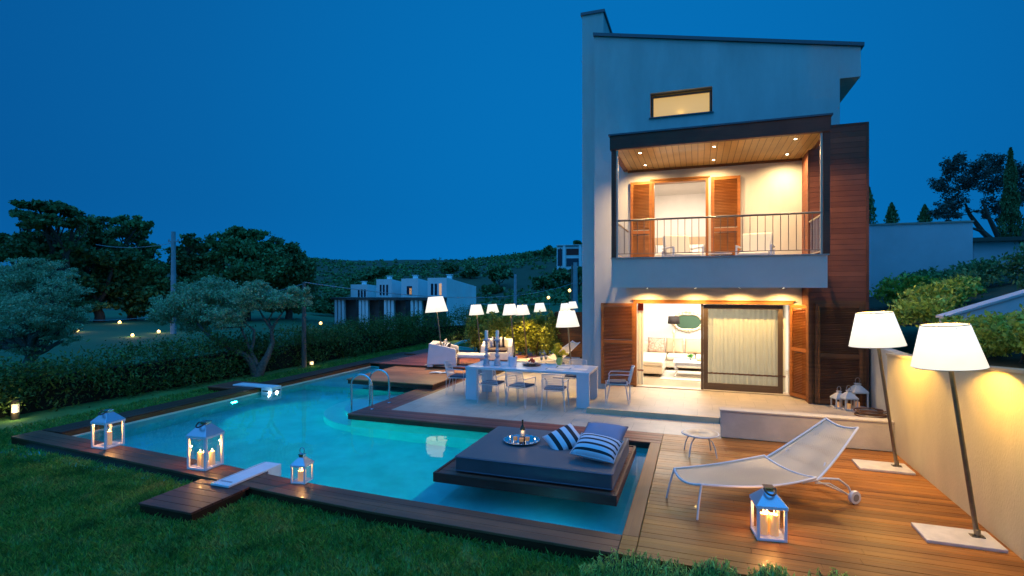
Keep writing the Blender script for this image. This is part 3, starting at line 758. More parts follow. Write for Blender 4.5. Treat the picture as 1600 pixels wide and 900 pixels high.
# ---- chairs and a low table out on the balcony
def balcony_chair(x,y,rz,label):
    r = empty('balcony_chair', (x,y,3.10), rz, label, 'chair'); wmt = mat('balcony_white',(.72,.70,.66),.5)
    mb = MB(); mb.box(-.36,.36,-.34,.34,.20,.24); 
    for sx in (-.34,.34):
        for sy in (-.32,.32): mb.box(sx-.02,sx+.02,sy-.02,sy+.02,0,.46 if sy>0 else .52)
        mb.box(sx-.025,sx+.025,-.34,.34,.50,.53)
    mb.build('frame', wmt, r, bev=.005)
    mb = MB(); mb.box(-.32,.32,-.30,.34,.24,.38); mb.build('seat_cushion', mat('balcony_cushion',(.58,.54,.46),.9), r, bev=.04, seg=3, smooth=True)
    mb = MB(); mb.box(-.31,.31,-.07,.07,-.24,.24,0,Matrix.Translation((0,.33,.60)) @ Matrix.Rotation(rad(-14),4,'X')); mb.build('back_cushion', mat('balcony_cushion',(.58,.54,.46),.9), r, bev=.04, seg=3, smooth=True)
    return r
_p = wallp(1066,400,12.7); balcony_chair(_p.x,12.7,rad(25),'low white cushioned chair at the left of the balcony behind the railing')
_p = wallp(1180,400,12.75); balcony_chair(_p.x,12.75,rad(-12),'low white cushioned chair at the right of the balcony before the plain wall')
_p = wallp(1125,400,12.6); bt = empty('balcony_table', (_p.x,12.6,3.10), 0, 'small round white table between the two balcony chairs', 'table')
mb = MB(); mb.lathe([(.22,.34),(.25,.35),(.25,.37),(.001,.37)], n=24, cap=False); mb.build('table_top', mat('balcony_white',(.72,.70,.66),.5), bt, True)
mb = MB(); mb.lathe([(.14,0),(.02,.03),(.02,.34)], n=12); mb.build('leg', mat('balcony_white',(.72,.70,.66),.5), bt, True)
# ---- balcony door
mb = MB(); frame_rect(mb, dB[0]-.06,dB[1]+.06,3.11,dB[3]+.06,FY-.03,FY+.2,.065,False); mb.box(dB[0]-.1,dB[1]+.1,FY-.05,FY,dB[3]+.06,dB[3]+.10)
hb(mb, 'balcony_door_frame', frame_w, bev=.004, seg=1)
s0 = wallp(985,300,FY-.05).x; s1 = wallp(1019,300,FY-.05).x
louvre_panel('shutter', s0, s1, 3.14, dB[3]+.05, 4.15, (0,FY-.06,0), 0)
s0 = wallp(1111,300,FY-.05).x; s1 = wallp(1157,300,FY-.05).x
louvre_panel('shutter', s0, s1, 3.14, dB[3]+.05, 4.15, (0,FY-.06,0), 0)
# ---- upper window
mb = MB(); frame_rect(mb, dC[0]+.03,dC[1]-.02,dC[2]+.02,dC[3]-.06,FY+.12,FY+.17,.045)
wf = hb(mb, 'window_frame', mat('window_wood',(.30,.11,.05),.45), bev=.003, seg=1)
mb = MB(); mb.box(dC[0]+.03,dC[1]-.02,FY+.14,FY+.15,dC[2]+.03,dC[3]-.07)
fm = mat('frosted_pane', (.6,.5,.25), .6, emit=(1,.54,.10), estr=.62)
hb(mb, 'window_pane', fm)
mb = MB(); mb.box(dC[0]-.03,dC[1]+.03,FY-.04,FY+.11,dC[2]-.02,dC[2]+.008); hb(mb, 'window_sill', metal_trim)
spot('window_reveal_lamp', ((dC[0]+dC[1])/2, FY+.06, dC[2]+.05), ((dC[0]+dC[1])/2,FY+.06,9), .9, (1,.62,.2), 170, .5, .05)
mb = MB(); mb.box(dC[0]+.2,dC[1]-.2,FY+.03,FY+.09,dC[2]+.009,dC[2]+.03); hb(mb, 'sill_lamp', metal_trim)
# ---- rooms' light
area('living_room_ceiling_light', (.2,FY+2.3,2.6), (.2,FY+2.3,0), 330, 3.2, 2.4, (1,.92,.82))
area('bedroom_ceiling_light', (-.4,FY+2.0,5.70), (-.4,FY+2.4,3), 220, 2.0, 1.6, (1,.78,.60))
# ================================================================ LIVING ROOM FURNITURE
sofa_m = mat('sofa_cloth', (.66,.56,.43), .9, var=.05, vscale=10, bump=.3, bscale=120)
pil_a = mat('pillow_tan', (.50,.36,.23), .9, var=.05); pil_b = mat('pillow_floral', (.62,.50,.38), .9, col2=(.35,.15,.10), vscale=16)
BW = FY+4.35
sofa = empty('sofa', (0,BW,.104), 0, 'cream corner sofa seen through the open doorway', 'sofa')
mb = MB(); mb.box(-1.9,1.6,-1.15,-.12,.08,.30); mb.box(-1.9,-.95,-2.6,-1.15,.08,.30); mb.build('sofa_base', sofa_m, sofa, bev=.03)
for a,b_ in ((-.93,-.08),(-.06,.78),(.8,1.6)):
    mb = MB(); mb.box(a,b_,-1.17,-.32,.30,.46); mb.build('seat_cushion', sofa_m, sofa, bev=.05, seg=3, smooth=True)
mb = MB(); mb.box(-1.88,-.95,-2.62,-.32,.30,.46); mb.build('seat_cushion', sofa_m, sofa, bev=.05, seg=3, smooth=True)
mb = MB(); mb.box(-1.9,1.6,-.32,-.06,.2,.80); mb.build('backrest', sofa_m, sofa, bev=.06, seg=3, smooth=True)
mb = MB(); mb.box(-2.08,-1.9,-2.6,-.06,.08,.62); mb.build('armrest', sofa_m, sofa, bev=.05, seg=3, smooth=True)
for x_,y_ in ((-1.8,-2.5),(-1.05,-2.5),(-.9,-1.1),(1.5,-1.1)):
    mb = MB(); mb.lathe([(.02,0),(.03,.085)], (x_,y_,0), 10); mb.build('leg', dk, sofa)
def pillow(name, loc, rot, m, label, wx=.5, wz=.42, th=.16, group=None, parts=None):
    """square cushion standing in its own x,z plane, thick along y"""
    r = empty(name, loc, 0, label, 'cushion', group); r.rotation_euler = rot
    nu = nv = 15; V = []
    for sgn in (1,-1):
        for i in range(nu):
            for j in range(nv):
                u = -1+2*i/(nu-1); v = -1+2*j/(nv-1)
                t = ((1-abs(u)**2.4)*(1-abs(v)**2.4))**.55
                pin = 1-.07*(1-abs(u)**2)*(abs(v)**4)*0
                px_ = u*wx/2*(1-.05*(1-v*v)*abs(u)**3); pz_ = v*wz/2*(1-.05*(1-u*u)*abs(v)**3)
                V.append((px_, sgn*th/2*t, pz_+wz/2))
    mb = MB(); mb.v = V
    for s_ in range(2):
        for i in range(nu-1):
            for j in range(nv-1):
                a = s_*nu*nv+i*nv+j
                f = (a,a+1,a+nv+1,a+nv); mb.f.append(f if s_ == 0 else f[::-1]); mb.m.append(0)
    o = mb.build('cushion_cover', m, r, True)
    mod = o.modifiers.new('w','WELD'); mod.merge_threshold = .0005
    if parts:
        pts = [(-wx/2,0,0),(wx/2,0,0),(wx/2,0,wz),(-wx/2,0,wz)]
        loop = []
        for a,b_ in zip(pts, pts[1:]+pts[:1]):
            for t in range(8): 
                t /= 8; p = Vector(a).lerp(Vector(b_),t); loop.append(p)
        cen = Vector((0,0,wz/2))
        loop = [cen+(p-cen)*(1-.045*(1-max(abs(2*(p-cen).x/wx) if abs(abs((p-cen).z)-wz/2)<1e-6 else abs(2*(p-cen).z/wz),0)**2)) for p in loop]
        mp = MB(); mp.tube(loop, .007, 6, closed=True); mp.build('piping', parts, r, True)
    return r
for i,(x_,m_,lb) in enumerate(((-1.30,pil_b,'floral cushion at the corner of the cream sofa'),(-.72,pil_a,'tan cushion leaning next to the floral one on the sofa'),(-.12,pil_a,'tan cushion in the middle of the sofa back'),(.42,pil_b,'floral cushion at the right of the sofa back'))):
    pillow('cushion', (x_,BW-.42-.02*(i%2),.104+.46), (rad(-16),0,rad(random.uniform(-6,6))), m_, lb, .56,.5,.17)
rug = MB(); rug.box(-1.0,1.9,-3.0,-1.25,0,.012); r_ = rug.build('rug', mat('rug_cloth',(.46,.40,.32),.95,var=.3,vscale=20,stretch=(1,6,1))); r_.location = (0,BW,.104); tag(r_,'pale striped rug under the white coffee table','rug')
ct_ = empty('coffee_table', (-.12,BW-2.15,.116), 0, 'white coffee table with curved legs on the rug in the lit room', 'coffee table')
mb = MB(); mb.box(-.55,.55,-.38,.38,.40,.44); mb.build('table_top', white_pt, ct_, bev=.012)
mb = MB(); mb.box(-.48,.48,-.31,.31,.32,.399); mb.build('apron', white_pt, ct_, bev=.01)
for sx in (-1,1):
    for sy in (-1,1):
        mb = MB(); mb.tube([(sx*.46,sy*.29,.38),(sx*.50,sy*.33,.28),(sx*.46,sy*.29,.12),(sx*.50,sy*.33,.0)], [.035,.034,.018,.024], 8); mb.build('leg', white_pt, ct_, True)
tr_ = MB(); tr_.lathe([(.01,0),(.13,0),(.16,.03),(.15,.03),(.12,.01),(.01,.01)], n=20); t_ = tr_.build('tray', mat('wicker',(.42,.22,.08),.7), smooth=True); t_.location=(.12,BW-2.1,.557); tag(t_,'round brown tray on the white coffee table','tray')
pl = empty('potted_plant', (-.2,BW-1.95,.557), 0, 'small green plant on the coffee table', 'plant')
mb = MB(); mb.lathe([(.03,0),(.045,.07),(.04,.07),(.001,.06)], n=14, cap=False); mb.build('pot', white_pt, pl, True)
Pn = lobes_points([(0,0,.12,.11,.11,.06)], 160, .2, 3); leaf_mesh('leaves', Pn, .05, leafmat('house_plant',(.10,.30,.05),.3), pl)
# oval mirror with scrolled frame
mc = wallp(1075,503,BW-.03); mr_ = empty('mirror', (mc.x,BW-.002,mc.z), 0, 'oval mirror in a scrolled gold and white frame on the back wall', 'mirror')
gold = mat('gilt', (.60,.40,.18), .4, .5, col2=(.75,.68,.55), vscale=18)
ov = [(.46*math.cos(t)*(1+.04*math.cos(8*t)),-.03,.27*math.sin(t)*(1+.06*math.cos(6*t))) for t in [2*PI*i/64 for i in range(64)]]
mb = MB(); mb.tube(ov, .038, 8, closed=True)
for i in range(26):
    t = 2*PI*i/26; c = Vector((.50*math.cos(t),-.03,.31*math.sin(t))); s_ = .045*(1.5 if i in (6,7,0,13,19,20) else 1)
    mb.lathe([(.001,-s_),(s_*.8,-s_*.4),(s_,0),(s_*.7,s_*.5),(.001,s_)], c, 8, cap=False)
mb.build('mirror_frame', gold, mr_, True)
mb = MB(); mb.add([(.44*math.cos(t),-.012,.25*math.sin(t)) for t in [2*PI*i/40 for i in range(40)]], [tuple(range(40))]); mb.build('mirror_glass', mat('mirror_glass',(.05,.10,.06),.35), mr_)
# black shaded table lamp before the wall
lc = wallp(1052,524,BW-.9); tl = empty('table_lamp', (lc.x,BW-.55,.104), 0, 'slim standing lamp with a dark drum shade beside the oval mirror', 'lamp')
hz = wallp(1052,500,BW-.55).z-.104
mb = MB(); mb.lathe([(.17,0),(.16,.02),(.02,.04),(.015,.3),(.03,hz-.45),(.06,hz-.40),(.02,hz-.33),(.012,hz-.1)], n=16); mb.build('stand', gold, tl, True)
mb = MB(); mb.lathe([(.19,hz-.12),(.17,hz+.12)], n=24, cap=False); mb.build('lamp_shade', mat('dark_shade',(.02,.014,.012),.8), tl, True, solid=.004)
# bedroom: bed and headboard
bed = empty('bed', (-.55,FY+2.6,3.10), 0, 'bed with white linen and a tan headboard behind the balcony door', 'bed')
mb = MB(); mb.box(-.85,.85,-1.3,1.15,.1,.34); mb.build('bed_base', pil_a, bed, bev=.02)
mb = MB(); mb.box(-.85,.85,-1.28,1.1,.34,.60); mb.build('mattress', mat('linen',(.80,.74,.68),.9,bump=.3,bscale=6), bed, bev=.07, seg=3, smooth=True)
mb = MB(); mb.box(-1.0,1.0,1.15,1.27,.1,1.25); mb.build('headboard', pil_a, bed, bev=.03)
for x_ in (-.45,.45): 
    pillow('cushion', (-.55+x_,FY+3.5,3.72), (rad(-25),0,0), mat('linen2',(.8,.76,.72),.9), 'white pillow on the left side of the bed' if x_<0 else 'white pillow on the right side of the bed', .62,.42,.18)
# ================================================================ LAMPS
shade_m, snt, sb = newmat('shade_fabric')
sb.inputs['Base Color'].default_value = (.55,.53,.50,1); sb.inputs['Roughness'].default_value = .8
sb.inputs['Emission Color'].default_value = (1,.90,.70,1); sb.inputs['Emission Strength'].default_value = .62
# cloth lets more light through near the bulb height; fine weave
tcs = N(snt,'ShaderNodeTexCoord'); wv = N(snt,'ShaderNodeTexNoise'); wv.inputs['Scale'].default_value = 7; snt.links.new(tcs.outputs['Object'], wv.inputs['Vector'])
mrs = N(snt,'ShaderNodeMapRange'); mrs.inputs[3].default_value = .98; mrs.inputs[4].default_value = 1.15; snt.links.new(wv.outputs[0], mrs.inputs[0]); snt.links.new(mrs.outputs[0], sb.inputs['Emission Strength'])
stone_w = mat('white_stone', (.58,.52,.44), .45, var=.12, vscale=7)
def floor_lamp(x, y, z, label, H=2.30, lean=(-.27,0), W=26, group='leaning white shade floor lamps', plate=True, simple=False, sh=1.0):
    r = empty('floor_lamp', (x,y,z), 0, label, 'floor lamp', group)
    if plate:
        mb = MB(); mb.box(-.54,.15,-.27,.18,0,.035); mb.build('base_plate', stone_w, r, bev=.006)
        mb = MB(); mb.box(-.06,.06,-.04,.04,.035,.045); mb.lathe([(.03,.045),(.03,.11),(.022,.115)], n=14)
        for a in (-.045,.045): mb.tube([(a,-.02,.045),(a,-.02,.055)], .008, 8)
        mb.build('base_bracket', steel_b, r, True)
    zs = H-.5*sh
    k = lean[0]/(zs+.25), lean[1]/(zs+.25)
    mb = MB(); mb.tube([(0,0,.03),(k[0]*(H-.2),k[1]*(H-.2),H-.2)], .024, 12); mb.build('pole', steel_b, r, True)
    cx, cy = k[0]*(zs+.25), k[1]*(zs+.25)
    tilt = math.atan2(k[0],1)
    Mx = Matrix.Rotation(tilt*.6,4,'Y')
    mb = MB(); n = 40
    mb.lathe([(.365*sh,-.25*sh),(.235*sh,.25*sh)], (cx,cy,zs+.25*sh), n, M=Mx, cap=False)
    s_ = mb.build('lamp_shade', shade_m, r, True, solid=.004)
    mb = MB()
    for (rr,zz) in ((.366*sh,-.25*sh),(.236*sh,.25*sh)):
        mb.tube([Vector((cx,cy,zs+.25*sh))+Mx@Vector((rr*math.cos(t),rr*math.sin(t),zz)) for t in [2*PI*i/n for i in range(n)]], .005, 6, closed=True)
    mb.build('shade_rim', mat('shade_rim',(.60,.45,.28),.6), s_, True)
    if not simple:
        mb = MB(); mb.tube([(cx-.23,cy,zs+.47*sh),(cx+.23,cy,zs+.47*sh)], .004, 6); mb.tube([(cx,cy-.23,zs+.47*sh),(cx,cy+.23,zs+.47*sh)], .004, 6); mb.build('shade_carrier', steel, s_)
    mb = MB(); mb.lathe([(.001,-.045),(.03,-.035),(.045,0),(.03,.035),(.018,.06),(.018,.09)], (cx,cy,zs+.33*sh), 14); mb.build('bulb', mat('bulb_glow',(1,.8,.5),.4,emit=(1,.7,.35),estr=9), r, True)
    # the light source sits just outside the bulb glass
    point('bulb_light', (cx,cy,zs+.20*sh), W*8.5, (1,.60,.13), .06, r)
    return r
floor_lamp(2.83,7.0,0,'tall leaning floor lamp nearest the camera, against the tan wall', H=2.30, W=20, sh=.91)
floor_lamp(2.81,9.36,0,'leaning floor lamp farther along the tan wall, beside the low bench wall', H=2.33, W=27)
p = gnd(693,571,.20); floor_lamp(p.x,p.y,.20,'leaning floor lamp on the rear deck beside the white lounge seat', H=2.22, W=34, simple=True)
p = gnd(894,590,0); floor_lamp(p.x,p.y,0,'leaning floor lamp behind the dining table near the house corner', H=2.02, W=34, lean=(-.15,0), sh=.98, simple=True)
fl = [((745,492),19.0,.74,'white lamp shade leftmost in the row above the lit shrubs'),((770,489),28.5,.95,'white lamp shade half hidden by leaves, second from the left above the shrubs'),
      ((798,492),17.5,.72,'brightest white lamp shade in the middle above the lit shrubs'),((817,492),19.6,.74,'white lamp shade close beside the middle one above the shrubs'),
      ((844,487),29,.95,'small far lamp shade at the right end of the lit shrubs'),((883,485),36,.98,'small far lamp shade above the left part of the wooden fence'),((895,482),37,.98,'small far lamp shade next to the house corner above the fence')]
for (px,py),Z,sh,lb in fl:
    q = far(px,py,Z); zb = min(.1,hgt(q.x,q.y)) if Z>40 else -.1
    H = q.z-zb+.5*sh
    floor_lamp(q.x+.2,q.y,zb,lb,H=H,lean=(-.22,0),W=46,sh=sh,simple=True,plate=False)

# ================================================================ LANTERNS
wax, xnt, xb = newmat('candle_wax')
xb.inputs['Base Color'].default_value = (.80,.62,.36,1); xb.inputs['Roughness'].default_value = .5
xb.inputs['Subsurface Weight'].default_value = .6; xb.inputs['Subsurface Radius'].default_value = (.03,.015,.006)
xb.inputs['Emission Color'].default_value = (1,.36,.05,1); xb.inputs['Emission Strength'].default_value = .38
flame_m = mat('flame', (1,.7,.3), .5, emit=(1,.62,.22), estr=22)
glass_l, lnt, lb_ = newmat('lantern_glass')
t1 = N(lnt,'ShaderNodeBsdfTransparent'); t2 = N(lnt,'ShaderNodeBsdfGlossy'); t2.inputs['Roughness'].default_value = .02; t3 = N(lnt,'ShaderNodeMixShader'); f1_ = N(lnt,'ShaderNodeLayerWeight'); f1_.inputs[0].default_value = .12
lnt.links.new(f1_.outputs['Facing'], t3.inputs[0]); lnt.links.new(t1.outputs[0], t3.inputs[1]); lnt.links.new(t2.outputs[0], t3.inputs[2]); lnt.links.new(t3.outputs[0], lnt.nodes['Material Output'].inputs[0])
roof_m = mat('lantern_roof', (.45,.48,.55), .28, .85)
leather = mat('dark_leather', (.06,.035,.025), .5)
def lantern(x,y,z,rz,s,h,candles,label,W=3,ring='side',frame=None,lit=True,glass=True,group='white candle lanterns'):
    """s = side of the body, h = height of the body up to the eaves"""
    frame = frame or white_pt
    r = empty('lantern', (x,y,z), rz, label, 'lantern', group); a = s/2; t = s*.10
    mb = MB(); mb.box(-a,a,-a,a,0,t*.9); mb.box(-a-.008,a+.008,-a-.008,a+.008,h-t,h)
    for sx in (-1,1):
        for sy in (-1,1): mb.box(min(sx*a,sx*(a-t)),max(sx*a,sx*(a-t)),min(sy*a,sy*(a-t)),max(sy*a,sy*(a-t)),t*.9,h-t)
    mb.build('lantern_frame', frame, r, bev=.003, seg=1)
    rh = s*.42; b_ = a+.012; c = s*.17
    mb = MB(); mb.add([(-b_,-b_,h),(b_,-b_,h),(b_,b_,h),(-b_,b_,h),(-c,-c,h+rh),(c,-c,h+rh),(c,c,h+rh),(-c,c,h+rh)],[(0,3,2,1),(0,1,5,4),(1,2,6,5),(2,3,7,6),(3,0,4,7),(4,5,6,7)])
    rf = mb.build('lantern_roof', roof_m if lit else frame, r, bev=.003, seg=1)
    mb = MB(); mb.box(-c*.8,c*.8,-c*.8,c*.8,h+rh,h+rh+.03); mb.box(-c*1.05,c*1.05,-c*1.05,c*1.05,h+rh+.03,h+rh+.042); mb.build('cap', steel if lit else frame, rf)
    mb = MB(); R = s*.26
    if ring == 'up': pts = [(R*.62*math.cos(q),0,h+rh+.04+R*.75+R*.85*math.sin(q)) for q in [rad(-70+ i*320/15) for i in range(16)]]; mb.tube([(p[0],p[1],p[2]) for p in pts], .006, 8)
    else:
        q0 = [(math.cos(q)*R*.75, math.sin(q)*R*1.3) for q in [PI*i/12 for i in range(13)]]
        mb.tube([(u, -c-v*.80, h+rh+.035-v*.42) for u,v in q0], .011, 8)
    mb.build('handle', leather if ring != 'up' else steel, r, True)
    if glass:
        for i in range(4):
            Mz = Matrix.Rotation(i*PI/2,4,'Z'); mb = MB(); mb.box(-a+t,a-t,a-t*.55,a-t*.50,t*.9,h-t,0,Mz); mb.build('glass_pane', glass_l, r)
    for i,(cx,cy,ch,crd) in enumerate(candles):
        mb = MB(); mb.lathe([(crd,t*.9),(crd,t*.9+ch-.006),(crd*.93,t*.9+ch),(crd*.5,t*.9+ch-.006),(.001,t*.9+ch-.009)], (cx,cy,0), 18, cap=False); ca = mb.build('candle', wax, r, True)
        if lit:
            mb = MB(); zt = t*.9+ch; mb.lathe([(.001,zt-.004),(.006,zt+.004),(.008,zt+.014),(.005,zt+.03),(.0008,zt+.045)], (cx,cy,0), 10); mb.build('flame', flame_m, ca, True)
            point('flame_light', (cx,cy,zt+.075), 2.2*W/len(candles), (1,.45,.12), .012, r)
    return r
def pg(px,py,z=0): q = gnd(px,py,z); return q.x,q.y
x_,y_ = pg(169,697); lantern(x_,y_,.001,rad(3),.33,.44,[(.03,.0,.22,.038)],'white lantern with one candle on the left corner of the pool deck',W=5)
x_,y_ = pg(321,730); lantern(x_-.02,y_+.02,.001,rad(4),.345,.50,[(-.07,-.03,.19,.042),(.07,.05,.19,.042),(.05,-.08,.21,.036)],'white lantern with tall candles beside the front white jet slab',W=6)
x_,y_ = pg(472,752); lantern(x_,y_,.001,rad(9),.215,.25,[(0,0,.13,.055)],'small lantern with an upright ring handle on the front pool edge',W=2.2,ring='up')
x_,y_ = pg(1201,838); lantern(x_,y_+.02,.001,rad(8),.30,.37,[(-.055,-.02,.22,.045),(.05,-.03,.22,.045),(0,.06,.20,.04)],'white lantern with three candles on the wooden deck in front of the chaise',W=7)
# three unlit white lanterns by the cladding
wl = mat('lantern_wood', (.66,.62,.54), .6)
for (px,py),s_,h_,lb in (((1311,637),.24,.22,'smallest unlit white lantern at the foot of the dark shutter'),((1326,640),.26,.26,'middle unlit white lantern of the three by the dark shutter'),((1340,637),.30,.36,'tallest unlit white lantern by the dark shutter, next to the coiled hose')):
    q = gnd(px,py,.1); lantern(q.x,q.y,.101,rad(14),s_,h_,[(0,0,.10,.04)],lb,frame=wl,lit=False,glass=False,ring='up',group='unlit white lanterns')
# coiled hose
ho = MB(); pts = []; q = gnd(1362,650,.1); g_ = random.Random(3)
for i in range(150):
    t = i/149; a = t*2*PI*5.2; R = .27+.03*math.sin(a*.37)+.02*math.sin(3.1*t*7); pts.append((R*math.cos(a)+.02*math.sin(t*20), R*.78*math.sin(a), .02+.028*(i//30)*.9+.012*math.sin(a*1.3)))
pts += [(.30,.1,.03),(.42,.02,.02),(.5,.16,.02)]
ho.tube(pts,.013,8); h_ = ho.build('garden_hose', mat('hose_rubber',(.16,.07,.03),.45), smooth=True); h_.location = (q.x,q.y,.10); tag(h_,'brown garden hose lying coiled behind the low bench wall','hose')

# ================================================================ DAYBED
FXa, FXb, FYa, FYb = -3.43, -.93, 6.48, 8.65
db = empty('daybed', ((FXa+FXb)/2,(FYa+FYb)/2,.04), 0, 'square charcoal daybed on a wooden platform hovering over the pool', 'daybed')
cx,cy = (FXa+FXb)/2,(FYa+FYb)/2; wx,wy = (FXb-FXa)/2,(FYb-FYa)/2
mb = MB(); mb.box(-wx,wx,-wy,-wy+.04,0,.13); mb.box(-wx,wx,wy-.04,wy,0,.13); mb.box(-wx,-wx+.04,-wy+.04,wy-.04,0,.13); mb.box(wx-.04,wx,-wy+.04,wy-.04,0,.13)
mb.build('frame', plankmat('daybed_frame',(.07,.022,.016),(.13,.045,.03),'Z',.5,.45), db, bev=.005)
mb = MB(); boards(mb,-wx+.042,wx-.042,-wy+.042,wy-.042,.118,.025,'Y',.12); mb.build('deck_slats', deck_red, db)
bedm = mat('charcoal_vinyl', (.062,.064,.074), .50, var=.10, vscale=3, bump=.10, bscale=9, sheen=.15)
mx0,mx1,my0,my1 = -3.15-cx,-1.0-cx,6.60-cy,8.30-cy; mz0,mz1 = .133,.345
mb = MB(); nu=26; nv=22
mb.box(mx0,mx1,my0,my1,mz0,mz1)
mt_ = mb.build('mattress', bedm, db, bev=.02, seg=3, smooth=True)
pipe = mat('piping', (.075,.09,.13), .5)
for zz in (mz0+.022, mz1-.010):
    mb = MB(); o_=.003; c_=.014
    mb.tube([(mx0-o_+c_,my0-o_,zz),(mx1+o_-c_,my0-o_,zz),(mx1+o_,my0-o_+c_,zz),(mx1+o_,my1+o_-c_,zz),(mx1+o_-c_,my1+o_,zz),(mx0-o_+c_,my1+o_,zz),(mx0-o_,my1+o_-c_,zz),(mx0-o_,my0-o_+c_,zz)], .007, 6, closed=True); mb.build('piping', pipe, mt_, True)
for sx in (-.72,.72):
    for sy in (-.30,.6):
        mb = MB(); zz = SHZ-.04 if sx*wx+cx > SX+.2 else DZ-.04
        mb.box(sx*wx-.06,sx*wx+.06,sy*wy-.06,sy*wy+.06,zz,-.0); mb.build('support_post', mat('post_grey',(.04,.09,.09),.7), db)
# cushions on the daybed
def stripes(name, axis, freq, off, c1, c2, duty=.5):
    if name in MATS: return MATS[name]
    m, nt, b = newmat(name); L = nt.links.new
    tc = N(nt,'ShaderNodeTexCoord'); sp = N(nt,'ShaderNodeSeparateXYZ'); L(tc.outputs['Object'], sp.inputs[0])
    a = N(nt,'ShaderNodeMath', operation='MULTIPLY_ADD'); a.inputs[1].default_value = freq; a.inputs[2].default_value = off; L(sp.outputs[axis], a.inputs[0])
    f = N(nt,'ShaderNodeMath', operation='FRACT'); L(a.outputs[0], f.inputs[0]); g = N(nt,'ShaderNodeMath', operation='GREATER_THAN'); L(f.outputs[0], g.inputs[0]); g.inputs[1].default_value = duty
    mx = N(nt,'ShaderNodeMix', data_type='RGBA'); L(g.outputs[0], mx.inputs['Factor']); mx.inputs['A'].default_value = (*c1,1); mx.inputs['B'].default_value = (*c2,1); L(mx.outputs['Result'], b.inputs['Base Color'])
    b.inputs['Roughness'].default_value = .85
    nz = N(nt,'ShaderNodeTexNoise'); nz.inputs['Scale'].default_value = 9; L(tc.outputs['Object'], nz.inputs['Vector']); bp = N(nt,'ShaderNodeBump'); bp.inputs['Strength'].default_value = .35; bp.inputs['Distance'].default_value = .02; L(nz.outputs[0], bp.inputs['Height']); L(bp.outputs[0], b.inputs['Normal'])
    MATS[name] = m; return m
st_x = stripes('stripe_wide', 'X', 7.2, .25, (.015,.016,.022), (.62,.62,.68), .45)
st_z = stripes('stripe_fine', 'Z', 11, .1, (.62,.60,.66), (.018,.018,.024), .62)
grey_c = mat('grey_cushion', (.22,.24,.34), .85, var=.05, bump=.3, bscale=8)
MZ = .04+mz1
q = gnd(938,697,MZ); pillow('cushion', (q.x+.0,q.y-.18,MZ+.06), (rad(-72),0,rad(-6)), grey_c, 'plain grey blue cushion behind the striped ones on the daybed', .62,.56,.20, 'daybed cushions', pipe)
q = gnd(893,705,MZ); pillow('cushion', (q.x-.02,q.y+.08,MZ-.0), (rad(-60),rad(-20),rad(38)), st_x, 'broad striped cushion leaning at the left of the daybed cushions', .50,.42,.18, 'daybed cushions')
q = gnd(920,725,MZ); pillow('cushion', (q.x+.03,q.y+.02,MZ+.075), (rad(-68),rad(4),rad(-8)), st_z, 'thin striped cushion lying in front on the daybed', .60,.46,.24, 'daybed cushions', mat('pale_piping',(.5,.5,.55),.8))
# tray with bottle and glasses
q = gnd(815,690,MZ); tx,ty = q.x,q.y
silver = mat('silver', (.75,.75,.78), .10, 1)
mb = MB(); mb.lathe([(.001,.006),(.18,.006),(.23,.016),(.27,.026),(.272,.030),(.23,.020),(.18,.010),(.001,.010)], n=40, cap=False)
for i in range(20):
    t = 2*PI*i/20; mb.lathe([(.001,.018),(.013,.026),(.014,.034),(.001,.042)], (.268*math.cos(t),.268*math.sin(t),0), 8, cap=False)
trr = mb.build('silver_tray', silver, smooth=True); trr.location = (tx,ty,MZ+.001); tag(trr,'round scalloped silver tray on the daybed','tray')
cg, cgn, cgb = newmat('clear_glass'); cgb.inputs['Transmission Weight'].default_value = 1; cgb.inputs['Roughness'].default_value = .02; cgb.inputs['Base Color'].default_value = (.97,.97,.97,1); cgb.inputs['IOR'].default_value = 1.3
gb_m = mat('bottle_glass', (.012,.020,.012), .08, coat=.5)
amber = mat('amber_drink_lit', (.55,.22,.05), .15, coat=.4, emit=(1,.45,.1), estr=.25)  # faint emission: amber light painted into the drink, which is no lamp
bo = empty('wine_bottle', (tx+.0,ty+.05,MZ+.012), 0, 'dark wine bottle standing on the silver tray', 'bottle')
mb = MB(); mb.lathe([(.001,0),(.037,0),(.038,.02),(.038,.17),(.03,.20),(.014,.23),(.013,.29),(.015,.292),(.015,.305),(.001,.306)], n=20, cap=False); mb.build('bottle_body', gb_m, bo, True)
mb = MB(); mb.lathe([(.0386,.06),(.0386,.15)], n=20, cap=False); mb.build('bottle_label', mat('paper_label',(.62,.58,.5),.7), bo, True)
for i,(dx,dy,lb) in enumerate(((-.09,-.03,'faceted tumbler at the left of the bottle on the tray'),(.02,-.07,'faceted tumbler in front of the bottle on the tray'),(.09,.0,'faceted tumbler at the right of the bottle on the tray'))):
    r = empty('tumbler', (tx+dx,ty+dy,MZ+.012), .3*i, lb, 'glass', 'tumblers on the tray')
    mb = MB(); mb.lathe([(.001,.002),(.034,.0),(.042,.11),(.040,.11),(.032,.012),(.001,.012)], n=10, cap=False); mb.build('tumbler_glass', cg, r)
    mb = MB(); mb.lathe([(.001,.013),(.030,.014),(.035,.062),(.001,.062)], n=10, cap=False); mb.build('drink', amber, r)
for i,(dx,dy,lb) in enumerate(((-.19,.02,'tea light in a small cup at the left rim of the tray'),(.20,.03,'tea light in a small cup at the right rim of the tray'))):
    r = empty('tea_light', (tx+dx,ty+dy,MZ+.016), 0, lb, 'tea light', 'tea lights on the tray')
    mb = MB(); mb.lathe([(.018,0),(.024,.035),(.021,.035),(.015,.004)], n=12, cap=False); mb.build('cup', silver, r, True)
    mb = MB(); mb.lathe([(.001,.02),(.004,.028),(.001,.05)], n=8); mb.build('flame', flame_m, r)
